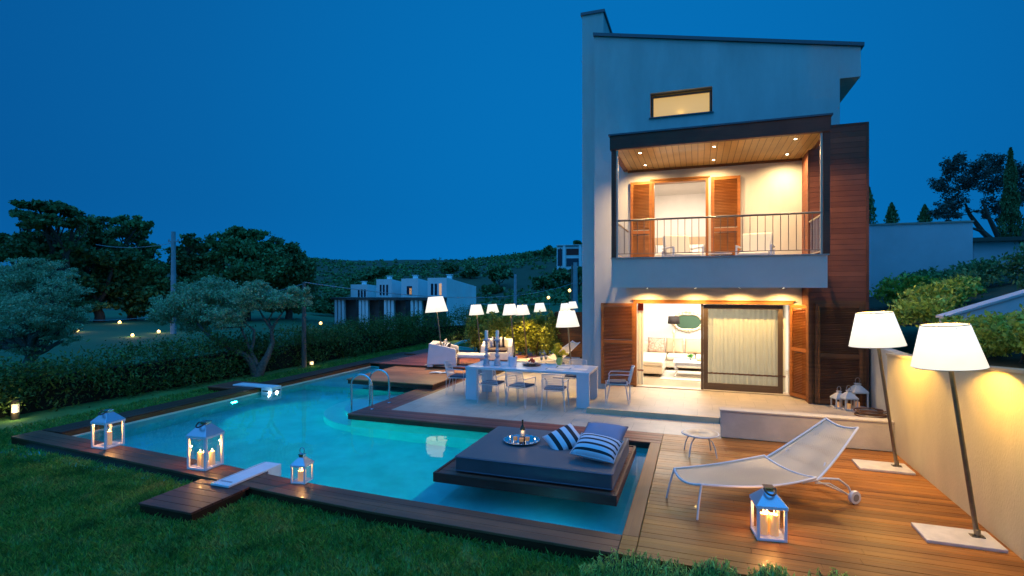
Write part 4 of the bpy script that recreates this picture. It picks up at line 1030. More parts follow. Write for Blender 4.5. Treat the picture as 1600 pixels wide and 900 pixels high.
point('tray_glow', (tx+.02,ty-.02,MZ+.16), .3, (1,.6,.25), .02)
# ================================================================ STOOL and CHAISE
mesh_m, mnt, mbb = newmat('woven_mesh')
mbb.inputs['Base Color'].default_value = (.46,.38,.27,1); mbb.inputs['Roughness'].default_value = .42; mbb.inputs['Metallic'].default_value = .15
tcm = N(mnt,'ShaderNodeTexCoord'); mpm = N(mnt,'ShaderNodeMapping'); mpm.inputs['Rotation'].default_value = (0,0,rad(35)); mpm.inputs['Scale'].default_value = (1,1,.15); mnt.links.new(tcm.outputs['Object'], mpm.inputs[0])
vo = N(mnt,'ShaderNodeTexVoronoi'); vo.inputs['Scale'].default_value = 48; vo.inputs['Randomness'].default_value = .12; mnt.links.new(mpm.outputs[0], vo.inputs['Vector'])
lt = N(mnt,'ShaderNodeMath', operation='GREATER_THAN'); lt.inputs[1].default_value = .22; mnt.links.new(vo.outputs['Distance'], lt.inputs[0]); mnt.links.new(lt.outputs[0], mbb.inputs['Alpha'])
bpm = N(mnt,'ShaderNodeBump'); bpm.inputs['Strength'].default_value = .6; bpm.inputs['Distance'].default_value = .004; mnt.links.new(vo.outputs['Distance'], bpm.inputs['Height']); mnt.links.new(bpm.outputs[0], mbb.inputs['Normal'])
def mesh_stool(x,y,z,label,s=1.0):
    r = empty('mesh_stool', (x,y,z), .2, label, 'stool')
    mb = MB(); mb.lathe([(.001,.335),(.20,.338),(.27,.345),(.285,.335)], n=36, cap=False); mb.build('seat', mesh_m, r, True, solid=.003)
    mb = MB(); mb.tube([(.285*math.cos(2*PI*i/36),.285*math.sin(2*PI*i/36),.335) for i in range(36)], .011, 8, closed=True); mb.build('seat_ring', white_metal, r, True)
    for i in range(4):
        a = PI/4+i*PI/2; ca,sa = math.cos(a),math.sin(a)
        mb = MB(); mb.tube([(.05*ca,.05*sa,.30),(.14*ca,.14*sa,.29),(.22*ca,.22*sa,.24),(.27*ca,.27*sa,.14),(.30*ca,.30*sa,0)], .010, 8); mb.build('leg', white_metal, r, True)
    return r
q = gnd(1094,709); mesh_stool(q.x,q.y,0,'low round white mesh stool on the deck by the daybed')
# chaise: the outline of a leaf, its left and right edges meet the frame tube
def chaise(origin, rz, label, sc=1.0, flip=1):
    """local: x from foot (0) to head, y across; z up"""
    r = empty('chaise_lounge', origin, rz, label, 'chaise lounge', 'white mesh chaise lounges')
    def wid(u): return .5*(.46+.44*math.sin(PI*min(1,max(0,(u+.12)/1.26)))**1.1)
    nu, nv = 34, 13; V = []
    for i in range(nu):
        u = i/(nu-1); x = 1.50*u; h = wid(u*.62)
        for j in range(nv):
            v = -1+2*j/(nv-1); V.append((x+.10*(1-v*v)*(1-u)*-.6*(u<.9), v*h, .385-.065*math.sin(PI*u*.9)*(1-.2*v*v)-.05*(1-v*v)+.012*u))
    o = grid_mesh('seat', V, nu, nv, mesh_m, r, solid=.003)
    V2 = []
    for i in range(26):
        u = i/25; x = 1.50+.86*u; h = wid(.62+.38*u)*(1-.16*u)
        for j in range(nv):
            v = -1+2*j/(nv-1); V2.append((x-.03*(1-v*v)*0, v*h, .345+.54*u**1.12-.05*(1-v*v)))
    grid_mesh('backrest', V2, 26, nv, mesh_m, r, solid=.003)
    e1 = [V[i*nv] for i in range(nu)]; e2 = [V[i*nv+nv-1] for i in range(nu)]
    mb = MB(); mb.tube(e1,.014,8); mb.tube(e2,.014,8); mb.tube(V[:nv],.014,8); mb.tube(V[-nv:],.014,8)
    f1 = [V2[i*nv] for i in range(26)]; f2 = [V2[i*nv+nv-1] for i in range(26)]
    mb.tube(f1,.014,8); mb.tube(f2,.014,8); mb.tube(V2[-nv:],.014,8); mb.tube(V2[:nv],.014,8)
    mb.build('frame', white_metal, r, True)
    for s_ in (-1,1):
        y = s_*wid(0); mb = MB(); mb.tube([(.0,y,.38),(-.05,y*1.08,.19),(-.085,y*1.15,0)], .012, 8); mb.build('leg', white_metal, r, True)
        yb = s_*.40
        mb = MB(); mb.tube([(1.30,s_*.43,.335),(1.62,s_*.44,.36),(1.84,s_*.44,.33),(2.0,s_*.43,.22),(2.08,s_*.42,.09)], .014, 8)
        mb.tube([(1.50,s_*.43,.31),(1.70,s_*.44,.29),(1.92,s_*.43,.17),(2.06,s_*.42,.08)], .010, 8); mb.build('wheel_arm', white_metal, r, True)
        mb = MB(); My = Matrix.Rotation(PI/2,4,'X'); mb.lathe([(.03,-.022),(.078,-.022),(.085,0),(.078,.022),(.03,.022)], (2.08,s_*.42+.03*s_,.085), 22, M=My)
        wh = mb.build('wheel', white_metal, r, True)
        mb = MB(); mb.lathe([(.045,-.026),(.030,-.027),(.030,.027),(.045,.026)], (2.08,s_*.42+.03*s_,.085), 18, M=My); mb.build('hub', mat('hub_grey',(.22,.21,.20),.5), wh, True)
    mb = MB(); mb.tube([(2.08,-.42,.085),(2.08,.42,.085)], .011, 8); mb.tube([(1.66,-.36,.33),(1.78,-.30,.50)], .008, 6); mb.tube([(1.66,.36,.33),(1.78,.30,.50)], .008, 6); mb.build('axle', white_metal, r, True)
    r.scale = (sc,sc,sc)
    return r
chaise((-.12,6.84,0), math.atan2(.565,.825), 'white mesh chaise lounge on the wooden deck beside the near lantern')
q = gnd(800,581,0); chaise((q.x,q.y,0), rad(42), 'white mesh chaise lounge behind the dining table, near the lit shrubs')

# ================================================================ DINING TABLE
TX0,TX1,TY0,TY1,TZ = -5.32,-2.28,11.70,12.82,.80
tab = empty('dining_table', (-3.8,12.26,0), 0, 'long glossy white dining table on the terrace', 'dining table')
tabm = mat('table_gloss', (.66,.66,.70), .16, var=.03, coat=.5)
a,b_ = (TX1-TX0)/2,(TY1-TY0)/2
mb = MB(); mb.box(-a,a,-b_,b_,TZ-.055,TZ); mb.build('table_top', tabm, tab, bev=.006)
for sx in (-1,1):
    for sy in (-1,1):
        x0,x1 = (a-.30,a-.01) if sx>0 else (-a+.01,-a+.30); y0,y1 = (b_-.10,b_-.01) if sy>0 else (-b_+.01,-b_+.10)
        mb = MB(); mb.box(x0,x1,y0,y1,0.0 if sx<0 else .0,TZ-.056); mb.build('leg', tabm, tab, bev=.004)
# wire chairs
cush = mat('seat_pad', (.05,.06,.09), .8, bump=.2, bscale=30)
def make_chair(label):
    r = empty('dining_chair', (0,0,0), 0, label, 'chair', 'white wire chairs round the dining table')
    mb = MB(); w_=.235
    mb.tube([(-w_,-.22,.44),(-w_,.24,.45),(w_,.24,.45),(w_,-.22,.44)], .009, 6, closed=True)
    for i in range(1,12): x_ = -w_+2*w_*i/12; mb.tube([(x_,-.22,.44),(x_,.24,.45)], .003, 4, cap=False)
    mb.build('seat', white_metal, r, True)
    mb = MB(); mb.box(-.22,.22,-.19,.22,.452,.49); mb.build('seat_pad', cush, r, bev=.012, smooth=True)
    # curved mesh back
    def bk(u,v): # u -1..1 across, v 0..1 up
        return (u*(.245-.02*v), -.235-.09*v-.05*(1-u*u), .46+.37*v*(1-.05*u*u))
    mb = MB(); mb.tube([bk(-1,i/6) for i in range(7)]+[bk(-1+i/6,1.0) for i in range(1,12)]+[bk(1,1-i/6) for i in range(7)], .010, 6)
    for i in range(1,22): mb.tube([bk(-1+i/11,j/4) for j in range(5)], .0036, 4, cap=False)
    for j in range(1,9): mb.tube([bk(-1+i/5,j/9) for i in range(11)], .0034, 4, cap=False)
    mb.build('backrest', white_metal, r, True)
    for s_ in (-1,1):
        mb = MB(); mb.tube([(s_*.245,-.29,.66),(s_*.275,-.10,.665),(s_*.275,.16,.655),(s_*.26,.20,.60),(s_*.24,.19,.455)], .010, 6); mb.build('armrest', white_metal, r, True)
    for sx in (-1,1):
        for sy in (-1,1):
            x0,y0 = sx*w_, .22*sy; mb = MB(); mb.tube([(x0,y0-.055,.44),(sx*(w_+.03),y0+.035*sy-.012,.012),(sx*(w_+.03),y0+.035*sy+.012,.012),(x0,y0+.055,.44)], .0075, 6); mb.build('leg', white_metal, r, True)
    return r
c0 = make_chair('wire chair nearest the left end on the pool side of the dining table')
c0.location = (-4.58,11.62,0); c0.rotation_euler = (0,0,rad(-4))
for (x_,y_,z_,a_,lb) in ((-3.82,11.52,0,-14,'turned wire chair in the middle of the pool side of the dining table'),(-3.0,11.44,0,3,'wire chair nearest the house on the pool side of the dining table'),
    (-5.72,12.25,0,-84,'wire chair at the left end of the dining table'),(-1.72,12.15,.1,98,'wire chair at the house end of the dining table, facing along it'),(-2.95,13.25,0,178,'wire chair on the far side of the dining table, only its back showing')):
    c = copy_tree(c0); c.location = (x_,y_,z_); c.rotation_euler = (0,0,rad(a_)); c['label'] = lb
# candlesticks
grey_wood = mat('grey_turned_wood', (.36,.35,.40), .55, var=.2, vscale=18)
for px,lb in ((760,'left of the two tall grey turned candlesticks on the dining table'),(777,'right of the two tall grey turned candlesticks on the dining table')):
    q = gnd(px,571,TZ); r = empty('candlestick', (q.x,q.y,TZ), 0, lb, 'candlestick', 'tall turned candlesticks')
    prof = [(.085,0),(.085,.03),(.075,.035),(.07,.14),(.05,.16),(.035,.19),(.055,.22),(.06,.25),(.035,.28),(.03,.34),(.045,.37),(.05,.39),(.03,.41),(.028,.50),(.04,.54),(.03,.57),(.05,.60),(.085,.615),(.088,.64),(.04,.645)]
    mb = MB(); mb.lathe(prof, n=18); mb.build('turned_stem', grey_wood, r, True)
    mb = MB(); mb.lathe([(.042,.64),(.042,.85),(.038,.858),(.001,.85)], n=18); mb.build('candle', mat('white_candle',(.66,.62,.58),.5,sss=.3), r, True)
q = gnd(801,572,TZ); ib = empty('ice_bucket', (q.x,q.y,TZ), 0, 'white ice bucket with a bottle neck showing on the dining table', 'ice bucket')
mb = MB(); mb.lathe([(.001,0),(.085,0),(.09,.02),(.115,.22),(.125,.23),(.115,.225),(.085,.03),(.001,.03)], n=24, cap=False); mb.build('bucket', mat('white_glass',(.72,.70,.78),.2,coat=.6), ib, True)
mb = MB(); mb.lathe([(.030,.05),(.03,.22),(.014,.27),(.014,.33),(.001,.335)], (.03,.02,0), 14); mb.build('bottle', gb_m, ib, True)
mb = MB(); mb.tube([(-.02,-.10,.2),(-.05,-.13,.27),(-.03,-.06,.31)], .012, 8); mb.build('napkin', mat('napkin',(.7,.66,.75),.9), ib, True)
q = gnd(831,571,TZ); fp = empty('serving_plate', (q.x,q.y,TZ), 0, 'round wooden serving plate on the dining table', 'plate')
mb = MB(); mb.lathe([(.001,0),(.20,0),(.24,.03),(.23,.032),(.19,.012),(.001,.012)], n=30, cap=False); mb.build('plate', mat('dark_plate',(.14,.05,.02),.4), fp, True)
mb = MB(); mb.lathe([(.001,.013),(.07,.013),(.15,.07),(.145,.075),(.06,.025),(.001,.02)], n=24, cap=False); mb.build('bowl', mat('cream_bowl',(.6,.48,.36),.4), fp, True)
fruit_m = mat('red_fruit',(.5,.06,.02),.35)
for i in range(7):
    a_ = i*2.4; rr = .055*math.sqrt(i/3); mb = MB(); mb.lathe([(.001,-.03),(.022,-.022),(.032,0),(.022,.022),(.001,.026)], n=12)
    o = mb.build('fruit', fruit_m, smooth=True); o.location = (q.x+rr*math.cos(a_),q.y+rr*math.sin(a_),TZ+.075+.012*(7-i)); tag(o,'red fruit piled in the bowl on the dining table','fruit','red fruits in the bowl')
for px,py,lb in ((846,569,'stemmed glass right beside the fruit bowl'),(853,568,'stemmed glass to the right of the other by the fruit bowl')):
    q = gnd(px,py,TZ); mb = MB(); mb.lathe([(.001,0),(.035,.002),(.004,.01),(.004,.09),(.03,.12),(.036,.16),(.030,.20),(.028,.20),(.033,.16),(.027,.122),(.001,.1)], n=16, cap=False)
    o = mb.build('wine_glass', cg, smooth=True); o.location = q; tag(o,lb,'glass','glasses on the dining table')
q = gnd(874,570,TZ); fv = empty('flower_vase', (q.x,q.y,TZ), 0, 'glass vase of yellow flowers at the right of the dining table', 'vase')
mb = MB(); mb.lathe([(.001,0),(.05,0),(.085,.08),(.07,.17),(.085,.19),(.08,.19),(.062,.17),(.075,.08),(.045,.01),(.001,.01)], n=20, cap=False); mb.build('vase', mat('green_glass',(.42,.50,.12),.15,coat=.4), fv, True)
leaf_mesh('flowers', lobes_points([(0,0,.38,.19,.17,.14),(-.12,0,.32,.1,.1,.08),(.1,0,.28,.1,.1,.07)], 620, .6, 9, .10, 34), .06, leafmat('yellow_flowers',(1.0,.72,.05),.25), fv, .8)
leaf_mesh('leaves', lobes_points([(0,0,.24,.11,.10,.07)], 70, .2, 10), .07, leafmat('flower_leaves',(.18,.30,.05),.3), fv)
for (px,py) in ((868,577),(884,574),(905,577)):
    q = gnd(px,py,TZ); mb = MB(); mb.box(-.19,.19,-.13,.13,0,.003); o = mb.build('placemat', mat('placemat',(.55,.50,.46),.8)); o.location = q; tag(o,{868:'thin placemat on the pool side of the dining table',884:'thin placemat in the middle of the dining table\'s right half',905:'thin placemat at the right end of the dining table'}[px],'placemat','placemats')
    mb = MB(); mb.box(-.012,.012,-.10,.10,.003,.007); 
    o2 = mb.build('knife', silver); o2.location = (q.x-.22,q.y,TZ-.003); tag(o2,{868:'knife beside the pool side placemat',884:'knife beside the middle placemat',905:'knife beside the rightmost placemat'}[px],'knife','cutlery')
# ================================================================ REAR LOUNGE
lw = mat('moulded_white', (.56,.55,.60), .5, var=.04)
def lounge_seat(x,y,z,rz,label):
    r = empty('lounge_armchair', (x,y,z), rz, label, 'armchair', 'chunky white moulded armchairs')
    mb = MB(); o_ = [(-.52,-.45),(.52,-.45),(.52,.45),(-.52,.45)]
    # tapering U-shaped body
    mb.add([(-.56,-.48,.08),(.56,-.48,.08),(.56,.46,.08),(-.56,.46,.08),(-.50,-.42,.74),(.50,-.42,.74),(.50,-.20,.72),(-.50,-.20,.72),(.52,.42,.56),(-.52,.42,.56),(.36,-.20,.70),(-.36,-.20,.70),(.38,.42,.56),(-.38,.42,.56),(.36,-.20,.36),(-.36,-.20,.36),(.38,.46,.34),(-.38,.46,.34)],
      [(0,3,2,1),(0,1,5,4),(1,2,8,6,5),(2,16,12,8),(2,3,17,16),(3,9,13,17),(0,4,7,9,3),(4,5,6,10,11,7),(6,8,12,10),(7,11,13,9),(10,14,15,11),(10,12,16,14),(11,15,17,13),(14,16,17,15)])
    mb.build('body', lw, r, bev=.04, seg=3, smooth=True)
    for sx in (-.46,.46):
        for sy in (-.38,.36): mb = MB(); mb.box(sx-.09,sx+.09,sy-.09,sy+.09,0,.12); mb.build('foot', lw, r, bev=.015)
    mb = MB(); mb.box(-.34,.34,-.18,.44,.36,.45); mb.build('seat_cushion', mat('dark_pad',(.07,.05,.06),.8), r, bev=.03, smooth=True)
    return r
st_b = stripes('stripe_bw', 'X', 6.5, .2, (.02,.02,.03), (.66,.64,.66), .5)
q = gnd(686,572,.2); s1_ = lounge_seat(q.x,q.y+.35,.2,rad(-70),'white moulded armchair with striped cushions beside the rear floor lamp')
pillow('cushion', (q.x-.12,q.y+.55,.2+.45), (rad(-14),0,rad(-66)), st_b, 'black and white striped cushion on the left lounge armchair', .48,.38,.14)
pillow('cushion', (q.x+.12,q.y+.12,.2+.45), (rad(-30),0,rad(-40)), st_b, 'second striped cushion, nearer the lamp, on the left lounge armchair', .42,.34,.14)
q = gnd(772,566,.2); lounge_seat(q.x,q.y+.35,.2,rad(195),'white moulded armchair behind the candlesticks')
pillow('cushion', (q.x-.02,q.y+.52,.2+.45), (rad(14),0,rad(12)), st_b, 'striped cushion on the armchair behind the candlesticks', .48,.38,.14)
q = gnd(730,571,.2); lt_ = empty('low_table', (q.x,q.y+.2,.2), rad(8), 'long low white table between the lounge armchairs', 'low table')
mb = MB(); mb.box(-.62,.62,-.32,.32,.24,.36); mb.build('table_top', lw, lt_, bev=.035, seg=3, smooth=True)
for sx in (-.5,.5): mb = MB(); mb.box(sx-.09,sx+.09,-.26,.26,0,.25); mb.build('leg', lw, lt_, bev=.02)
q = gnd(690,583,.14); bk = empty('open_book', (q.x,q.y,.142), rad(6), 'open white book lying on the low wooden platform', 'book')
for s_ in (-1,1):
    V = [(s_*.36*i/6, -.12+.24*j, .006+.022*math.sin(PI*min(1,(i/6))**.7)) for i in range(7) for j in (0,1)]
    grid_mesh('page', V, 7, 2, mat('paper',(.72,.70,.66),.8), bk, solid=.01)
# pool ladder: two curved grab rails
for k_,(pa,pb,lb) in enumerate((((566,636),(590,633),'left chrome grab rail of the pool ladder'),((589,625),(612,626),'right chrome grab rail of the pool ladder'))):
    pass
def grab(y_, label):
    r = empty('pool_grab_rail', (-7.0,y_,0), 0, label, 'grab rail', 'chrome pool grab rails')
    pts = [(.16,0,.0),(.16,0,.50)]+[(-.11+.27*math.cos(t),0,.52+.24*math.sin(t)) for t in [PI*i/12 for i in range(13)]]+[(-.38,0,.3),(-.38,0,-.15),(-.36,0,-1.0)]
    mb = MB(); mb.tube(pts, .022, 12); mb.build('rail', steel, r, True)
    mb = MB(); mb.lathe([(.05,0.001),(.05,.012),(.03,.022)], (.16,0,0), 16); mb.build('flange', steel, r, True)
grab(10.05,'nearer chrome grab rail at the corner of the terrace deck'); grab(10.75,'farther chrome grab rail on the terrace deck edge')
# counter-current jet units
def jet_unit(name_label, x0,x1, ya, yb, face_dir):
    pass
ju = empty('jet_unit', (-6.12,5.9,0), 0, 'white jet unit slab lying across the front pool deck', 'jet unit', 'white pool jet units')
mb = MB(); mb.box(-.16,.16,-.46,.50,.004,.035); mb.box(-.16,.16,.24,.50,-.6,.004); mb.build('slab', white_pt, ju, bev=.006)
mb = MB()
for y0 in (.0,): mb.box(-.10,.10,-.36,-.33,.036,.039); mb.box(-.13,-.12,-.44,.48,.036,.038)
mb.build('groove', mat('seal_grey',(.25,.27,.3),.6), ju)
jl = empty('jet_unit', (-11.35,11.35,0), 0, 'white jet unit on the left pool edge with a lit nozzle', 'jet unit', 'white pool jet units')
mb = MB(); mb.box(-.75,.62,-.17,.17,.004,.04); mb.box(.26,.62,-.17,.17,-.5,.004); mb.build('slab', white_pt, jl, bev=.006)
mb = MB(); mb.box(.621,.628,-.13,.13,-.09,-.05); mb.build('slot', mat('black_slot',(.02,.02,.02),.5), jl)
mb = MB(); mb.box(.30,.50,-.176,-.1705,-.085,-.055); mb.build('slot', mat('black_slot',(.02,.02,.02),.5), jl)
mb = MB(); mb.lathe([(.04,0),(.035,.012),(.001,.014)], (.622,0,-.115), 14, M=Matrix.Rotation(PI/2,4,'Y'), cap=False); mb.build('nozzle_lamp', mat('jet_lamp',(1,1,1),.4,emit=(.75,.95,1),estr=16), jl, True)
mb = MB(); mb.lathe([(.035,0),(.03,.01),(.001,.012)], (.54,-.172,-.105), 14, M=Matrix.Rotation(PI/2,4,'X'), cap=False); mb.build('nozzle_lamp', mat('jet_lamp',(1,1,1),.4), jl, True)
point('jet_light', (.60,-.26,-.09), .5, (.6,.9,1), .02, jl)

# ================================================================ WALLS AT THE RIGHT
bench = MB(); bench.box(.395,3.048,10.275,10.465,.0,.47); bo_ = bench.build('bench_wall', mat('bench_stucco',(.52,.46,.38),.9,var=.12,vscale=2.5,bump=.3,bscale=50), bev=.008); tag(bo_,'low plastered bench wall at the back of the wooden deck','wall')
mb = MB(); mb.box(.375,3.048,10.26,10.48,.472,.50); bc = mb.build('coping', mat('bench_cap',(.55,.47,.36),.7), bo_, bev=.004)
rw = empty('retaining_wall', (3.05,6,0), 0, 'tan plastered retaining wall behind the two near floor lamps', 'wall')
def rwz(y): return 1.73+(2.03-1.73)*(8.2-y)/(8.2-5.2)*.55+.05
mb = MB(); ys_ = [2.5,5.2,8.2,10.62]
zz = [2.16,2.03,1.75,1.60]
mb.add([(x_,y_-6,z_-0) for y_,zt in zip(ys_,zz) for (x_,z_) in ((0,-.15),(0,zt-.05),(.25,zt-.05),(.25,-.15))],
   [(0,1,2,3),(12,15,14,13)]+[(4*i+a,4*i+4+a,4*i+4+(a+1)%4,4*i+(a+1)%4) for i in range(3) for a in range(4)])
mb.build('wall_body', stucco_t, rw)
mb = MB(); mb.add([(x_,y_-6,z_) for y_,zt in zip(ys_,zz) for (x_,z_) in ((-.02,zt-.048),(-.02,zt-.012),(.27,zt-.012),(.27,zt-.048))],
   [(0,1,2,3),(12,15,14,13)]+[(4*i+a,4*i+4+a,4*i+4+(a+1)%4,4*i+(a+1)%4) for i in range(3) for a in range(4)])
mb.build('coping', mat('wall_cap',(.50,.38,.22),.7), rw)
nw_ = MB(); nw_.box(3.56,3.76,10.4,13.6,0,1.46); nw_.box(3.302,3.56,10.42,10.6,0,1.5); o = nw_.build('side_wall_pale', mat('pale_stucco',(.56,.55,.48),.9,var=.08,bump=.3,bscale=70)); tag(o,'pale garden wall between the cladding and the retaining wall','wall')
mb = MB(); mb.box(3.52,3.555,10.75,10.9,1.15,1.35); mb.tube([(3.54,10.8,1.15),(3.54,10.8,.3),(3.5,10.85,.12)],.018,8); o = mb.build('wall_tap', dk, smooth=True); tag(o,'dark tap box and pipe on the pale wall beside the second lamp','tap')
# garden bank at the right
def bank(x,y):
    return 1.55+.22*max(0,x-3.3)+.045*(y-5)+ .05*math.sin(x*2.1)*math.cos(y*1.7)
V = []; nx_, ny_ = 26, 34
for i in range(nx_):
    for j in range(ny_):
        x_ = 3.28+(40-3.28)*(i/(nx_-1))**1.8; y_ = 2+(40-2)*(j/(ny_-1))
        z_ = min(bank(x_,y_), 3.2) if x_<20 else 3.2
        V.append((x_,y_,z_))
# keep clear of the house and the recess
mb = MB(); mb.v = V
for i in range(nx_-1):
    for j in range(ny_-1):
        a = i*ny_+j; c = Vector(V[a]); 
        if c.x < 3.74 and V[a+1][1] > 10.4: continue
        mb.f.append((a,a+ny_,a+ny_+1,a+1)); mb.m.append(0)
bk_ = mb.build('garden_bank', mat('bank_soil',(.05,.045,.02),.95,col2=(.03,.04,.015),vscale=4,bump=.5,bscale=20), smooth=True); tag(bk_,kind='structure')
a0,a1 = wallp(1352,349,18), wallp(1520,345,18)
mb = MB(); mb.box(a0.x-1.5,a1.x,18,18.3,1.6,a1.z-.04); tw = mb.build('tall_garden_wall', mat('grey_stucco',(.62,.58,.60),.9,var=.06,vscale=1.3)); tag(tw,'tall plain grey wall beyond the garden bank','wall')
mb = MB(); mb.box(a0.x-1.5,a1.x+.02,17.97,18.33,a1.z-.038,a1.z+.01); mb.build('coping', mat('wall_cap2',(.40,.30,.24),.7), tw)
# sloping stair wall
s0 = wallp(1478,498,10.3); s1 = wallp(1600,462,10.3); dx = s1.x-s0.x; dz = s1.z-s0.z; x2 = s0.x+dx*4; z2 = s0.z+dz*4
mb = MB(); mb.add([(s0.x,10.3,s0.z),(x2,10.3,z2),(x2,10.3,1.4),(s0.x,10.3,1.4),(s0.x,10.55,s0.z),(x2,10.55,z2),(x2,10.55,1.4),(s0.x,10.55,1.4)],[(0,3,2,1),(4,5,6,7),(0,1,5,4),(1,2,6,5),(2,3,7,6),(3,0,4,7)])
o = mb.build('sloping_stair_wall', mat('grey_stucco2',(.60,.56,.56),.85,var=.08,vscale=3)); tag(o,'sloping pale concrete wall rising to the right above the lit shrubs','wall')
mb = MB(); mb.add([(s0.x-.03,10.27,s0.z+.002),(x2,10.27,z2+.002),(x2,10.6,z2+.002),(s0.x-.03,10.6,s0.z+.002),(s0.x-.03,10.27,s0.z+.04),(x2,10.27,z2+.04),(x2,10.6,z2+.04),(s0.x-.03,10.6,s0.z+.04)],[(0,3,2,1),(4,5,6,7),(0,1,5,4),(1,2,6,5),(2,3,7,6),(3,0,4,7)])
mb.build('coping', mat('pale_cap',(.52,.47,.46),.7), o)
b0 = wallp(1522,378,26); b1 = wallp(1640,372,26)
mb = MB(); mb.box(b0.x,b1.x+4,26,29,2,b0.z); o = mb.build('far_annex', mat('annex_stucco',(.5,.5,.52),.9)); tag(o,'low pale annex building between the grey wall and the cypress','building')
mb = MB(); mb.box(b0.x-.3,b1.x+4.3,25.7,29.3,b0.z,b0.z+.15); mb.build('roof', dk, o)
# ================================================================ TREES
bark = mat('bark', (.085,.065,.05), .95, var=.4, vscale=12, bump=.8, bscale=25)
bark_o = mat('olive_bark', (.13,.11,.09), .95, var=.4, vscale=14, bump=.8, bscale=30)
def limb(p0,p1,r0,r1,g,n=7,wob=.08):
    p0,p1 = Vector(p0),Vector(p1); L_ = (p1-p0).length; pts = []
    o = Vector((g.gauss(0,1),g.gauss(0,1),g.gauss(0,.5)))*wob*L_
    for i in range(n):
        t = i/(n-1); pts.append(p0.lerp(p1,t)+o*math.sin(PI*t)+Vector((g.gauss(0,1),g.gauss(0,1),0))*wob*.15*L_*(0<i<n-1))
    return pts, [r0+(r1-r0)*i/(n-1) for i in range(n)]
def tree(name, base, lobes, leafn, leafsz, lmat, label, cat='tree', group=None, trunkr=.2, bmat=None, forks=None, seed=1, nclump=120, clump=.22, shell=.35, aspect=.45, updir=None, fork_h=.35):
    """lobes relative to base"""
    r = empty(name, base, 0, label, cat, group); g = random.Random(seed); bmat = bmat or bark
    mb = MB(); zb = min(l[2]-l[5] for l in lobes); top = max(l[2] for l in lobes)
    f = Vector((g.uniform(-.1,.1),g.uniform(-.1,.1),max(.2,zb*fork_h+top*.12)))
    if forks is None:
        p,rr = limb((0,0,-.3),f,trunkr,trunkr*.75,g); mb.tube(p,rr,10)
        for l in lobes:
            c = Vector(l[:3]); tgt = c-Vector((0,0,l[5]*.2))
            p,rr = limb(f,tgt,trunkr*.55,trunkr*.15,g,8,.1); mb.tube(p,rr,8)
            for k in range(4):
                s_ = p[5]; e_ = c+Vector((g.uniform(-.7,.7)*l[3],g.uniform(-.7,.7)*l[4],g.uniform(-.2,.7)*l[5])); q,r2 = limb(s_,e_,trunkr*.16,trunkr*.04,g,5,.1); mb.tube(q,r2,5,cap=False)
    else:
        for pts,rr in forks: mb.tube(pts,rr,9)
    mb.build('trunk', bmat, r, True)
    P = lobes_points(lobes, leafn, shell, seed, clump, nclump)
    leaf_mesh('crown', P, leafsz, lmat, r, aspect, updir, seed=seed)
    return r
olive_l = leafmat('olive_leaves', (.36,.45,.24), .45, .45, .2)
dark_l = leafmat('dark_leaves', (.09,.17,.055), .5, .6, .15)
dark_l2 = leafmat('dark_leaves2', (.10,.20,.06), .5, .6, .15)
hedge_l = leafmat('hedge_leaves', (.08,.15,.032), .5, .6, .2)
shrub_l = leafmat('shrub_leaves', (.30,.34,.05), .45, .5, .35)
# olive beyond the lawn, with its forked trunk, left of the middle
ob = gnd(402,588,LZ); ob = Vector((ob.x,ob.y,LZ)); Zo = -SN*ob.x+CS*ob.y
def rel(px,py,dz=0): v = far(px,py,Zo+dz)-ob; return v
def fk(*pp): return [rel(*p) for p in pp]
forks = [(fk((402,592),(396,572),(384,556,-.1),(362,546,-.2),(330,528,-.3),(308,505,-.3)),[.16,.13,.10,.08,.055,.03]),
 (fk((402,592),(410,570),(418,556,.1),(426,535,.2),(424,515,.2),(433,500,.2),(442,488,.3)),[.16,.13,.10,.07,.055,.04,.02]),
 (fk((424,515,.2),(414,500,.2),(404,482,.2)),[.045,.035,.02]),(fk((426,520,.2),(420,500,.4),(428,484,.4)),[.04,.03,.02]),
 (fk((402,570),(392,550),(397,530),(397,516),(386,507),(376,500)),[.08,.06,.05,.04,.03,.02]),(fk((392,552),(386,535),(378,515),(370,500)),[.05,.04,.03,.02]),
 (fk((384,510),(360,512),(340,512)),[.03,.02,.012])]
lob = []
for px,py,dz,rx,rz in ((270,480,0,.85,.55),(300,470,-.4,.9,.6),(310,505,.3,.8,.42),(345,462,.3,.95,.58),(350,495,-.4,.9,.40),(385,465,-.3,.8,.5),(415,470,.3,.8,.45),(450,465,0,.7,.42),(472,470,.2,.55,.35),(250,495,.2,.5,.3),(330,440,.3,.6,.25),(400,448,0,.6,.3),(290,450,.2,.55,.3),(480,455,.1,.3,.25),(245,470,.1,.35,.3)):
    v = rel(px,py,dz); lob.append((v.x,v.y,v.z,rx*.78,rx*.8,rz*.86))
tree('olive_tree', ob, lob, 52000, .085, olive_l, 'silvery olive tree with a low forked trunk at the hedge', bmat=bark_o, forks=forks, seed=4, nclump=760, clump=.12, shell=.1, aspect=.34, group=None)
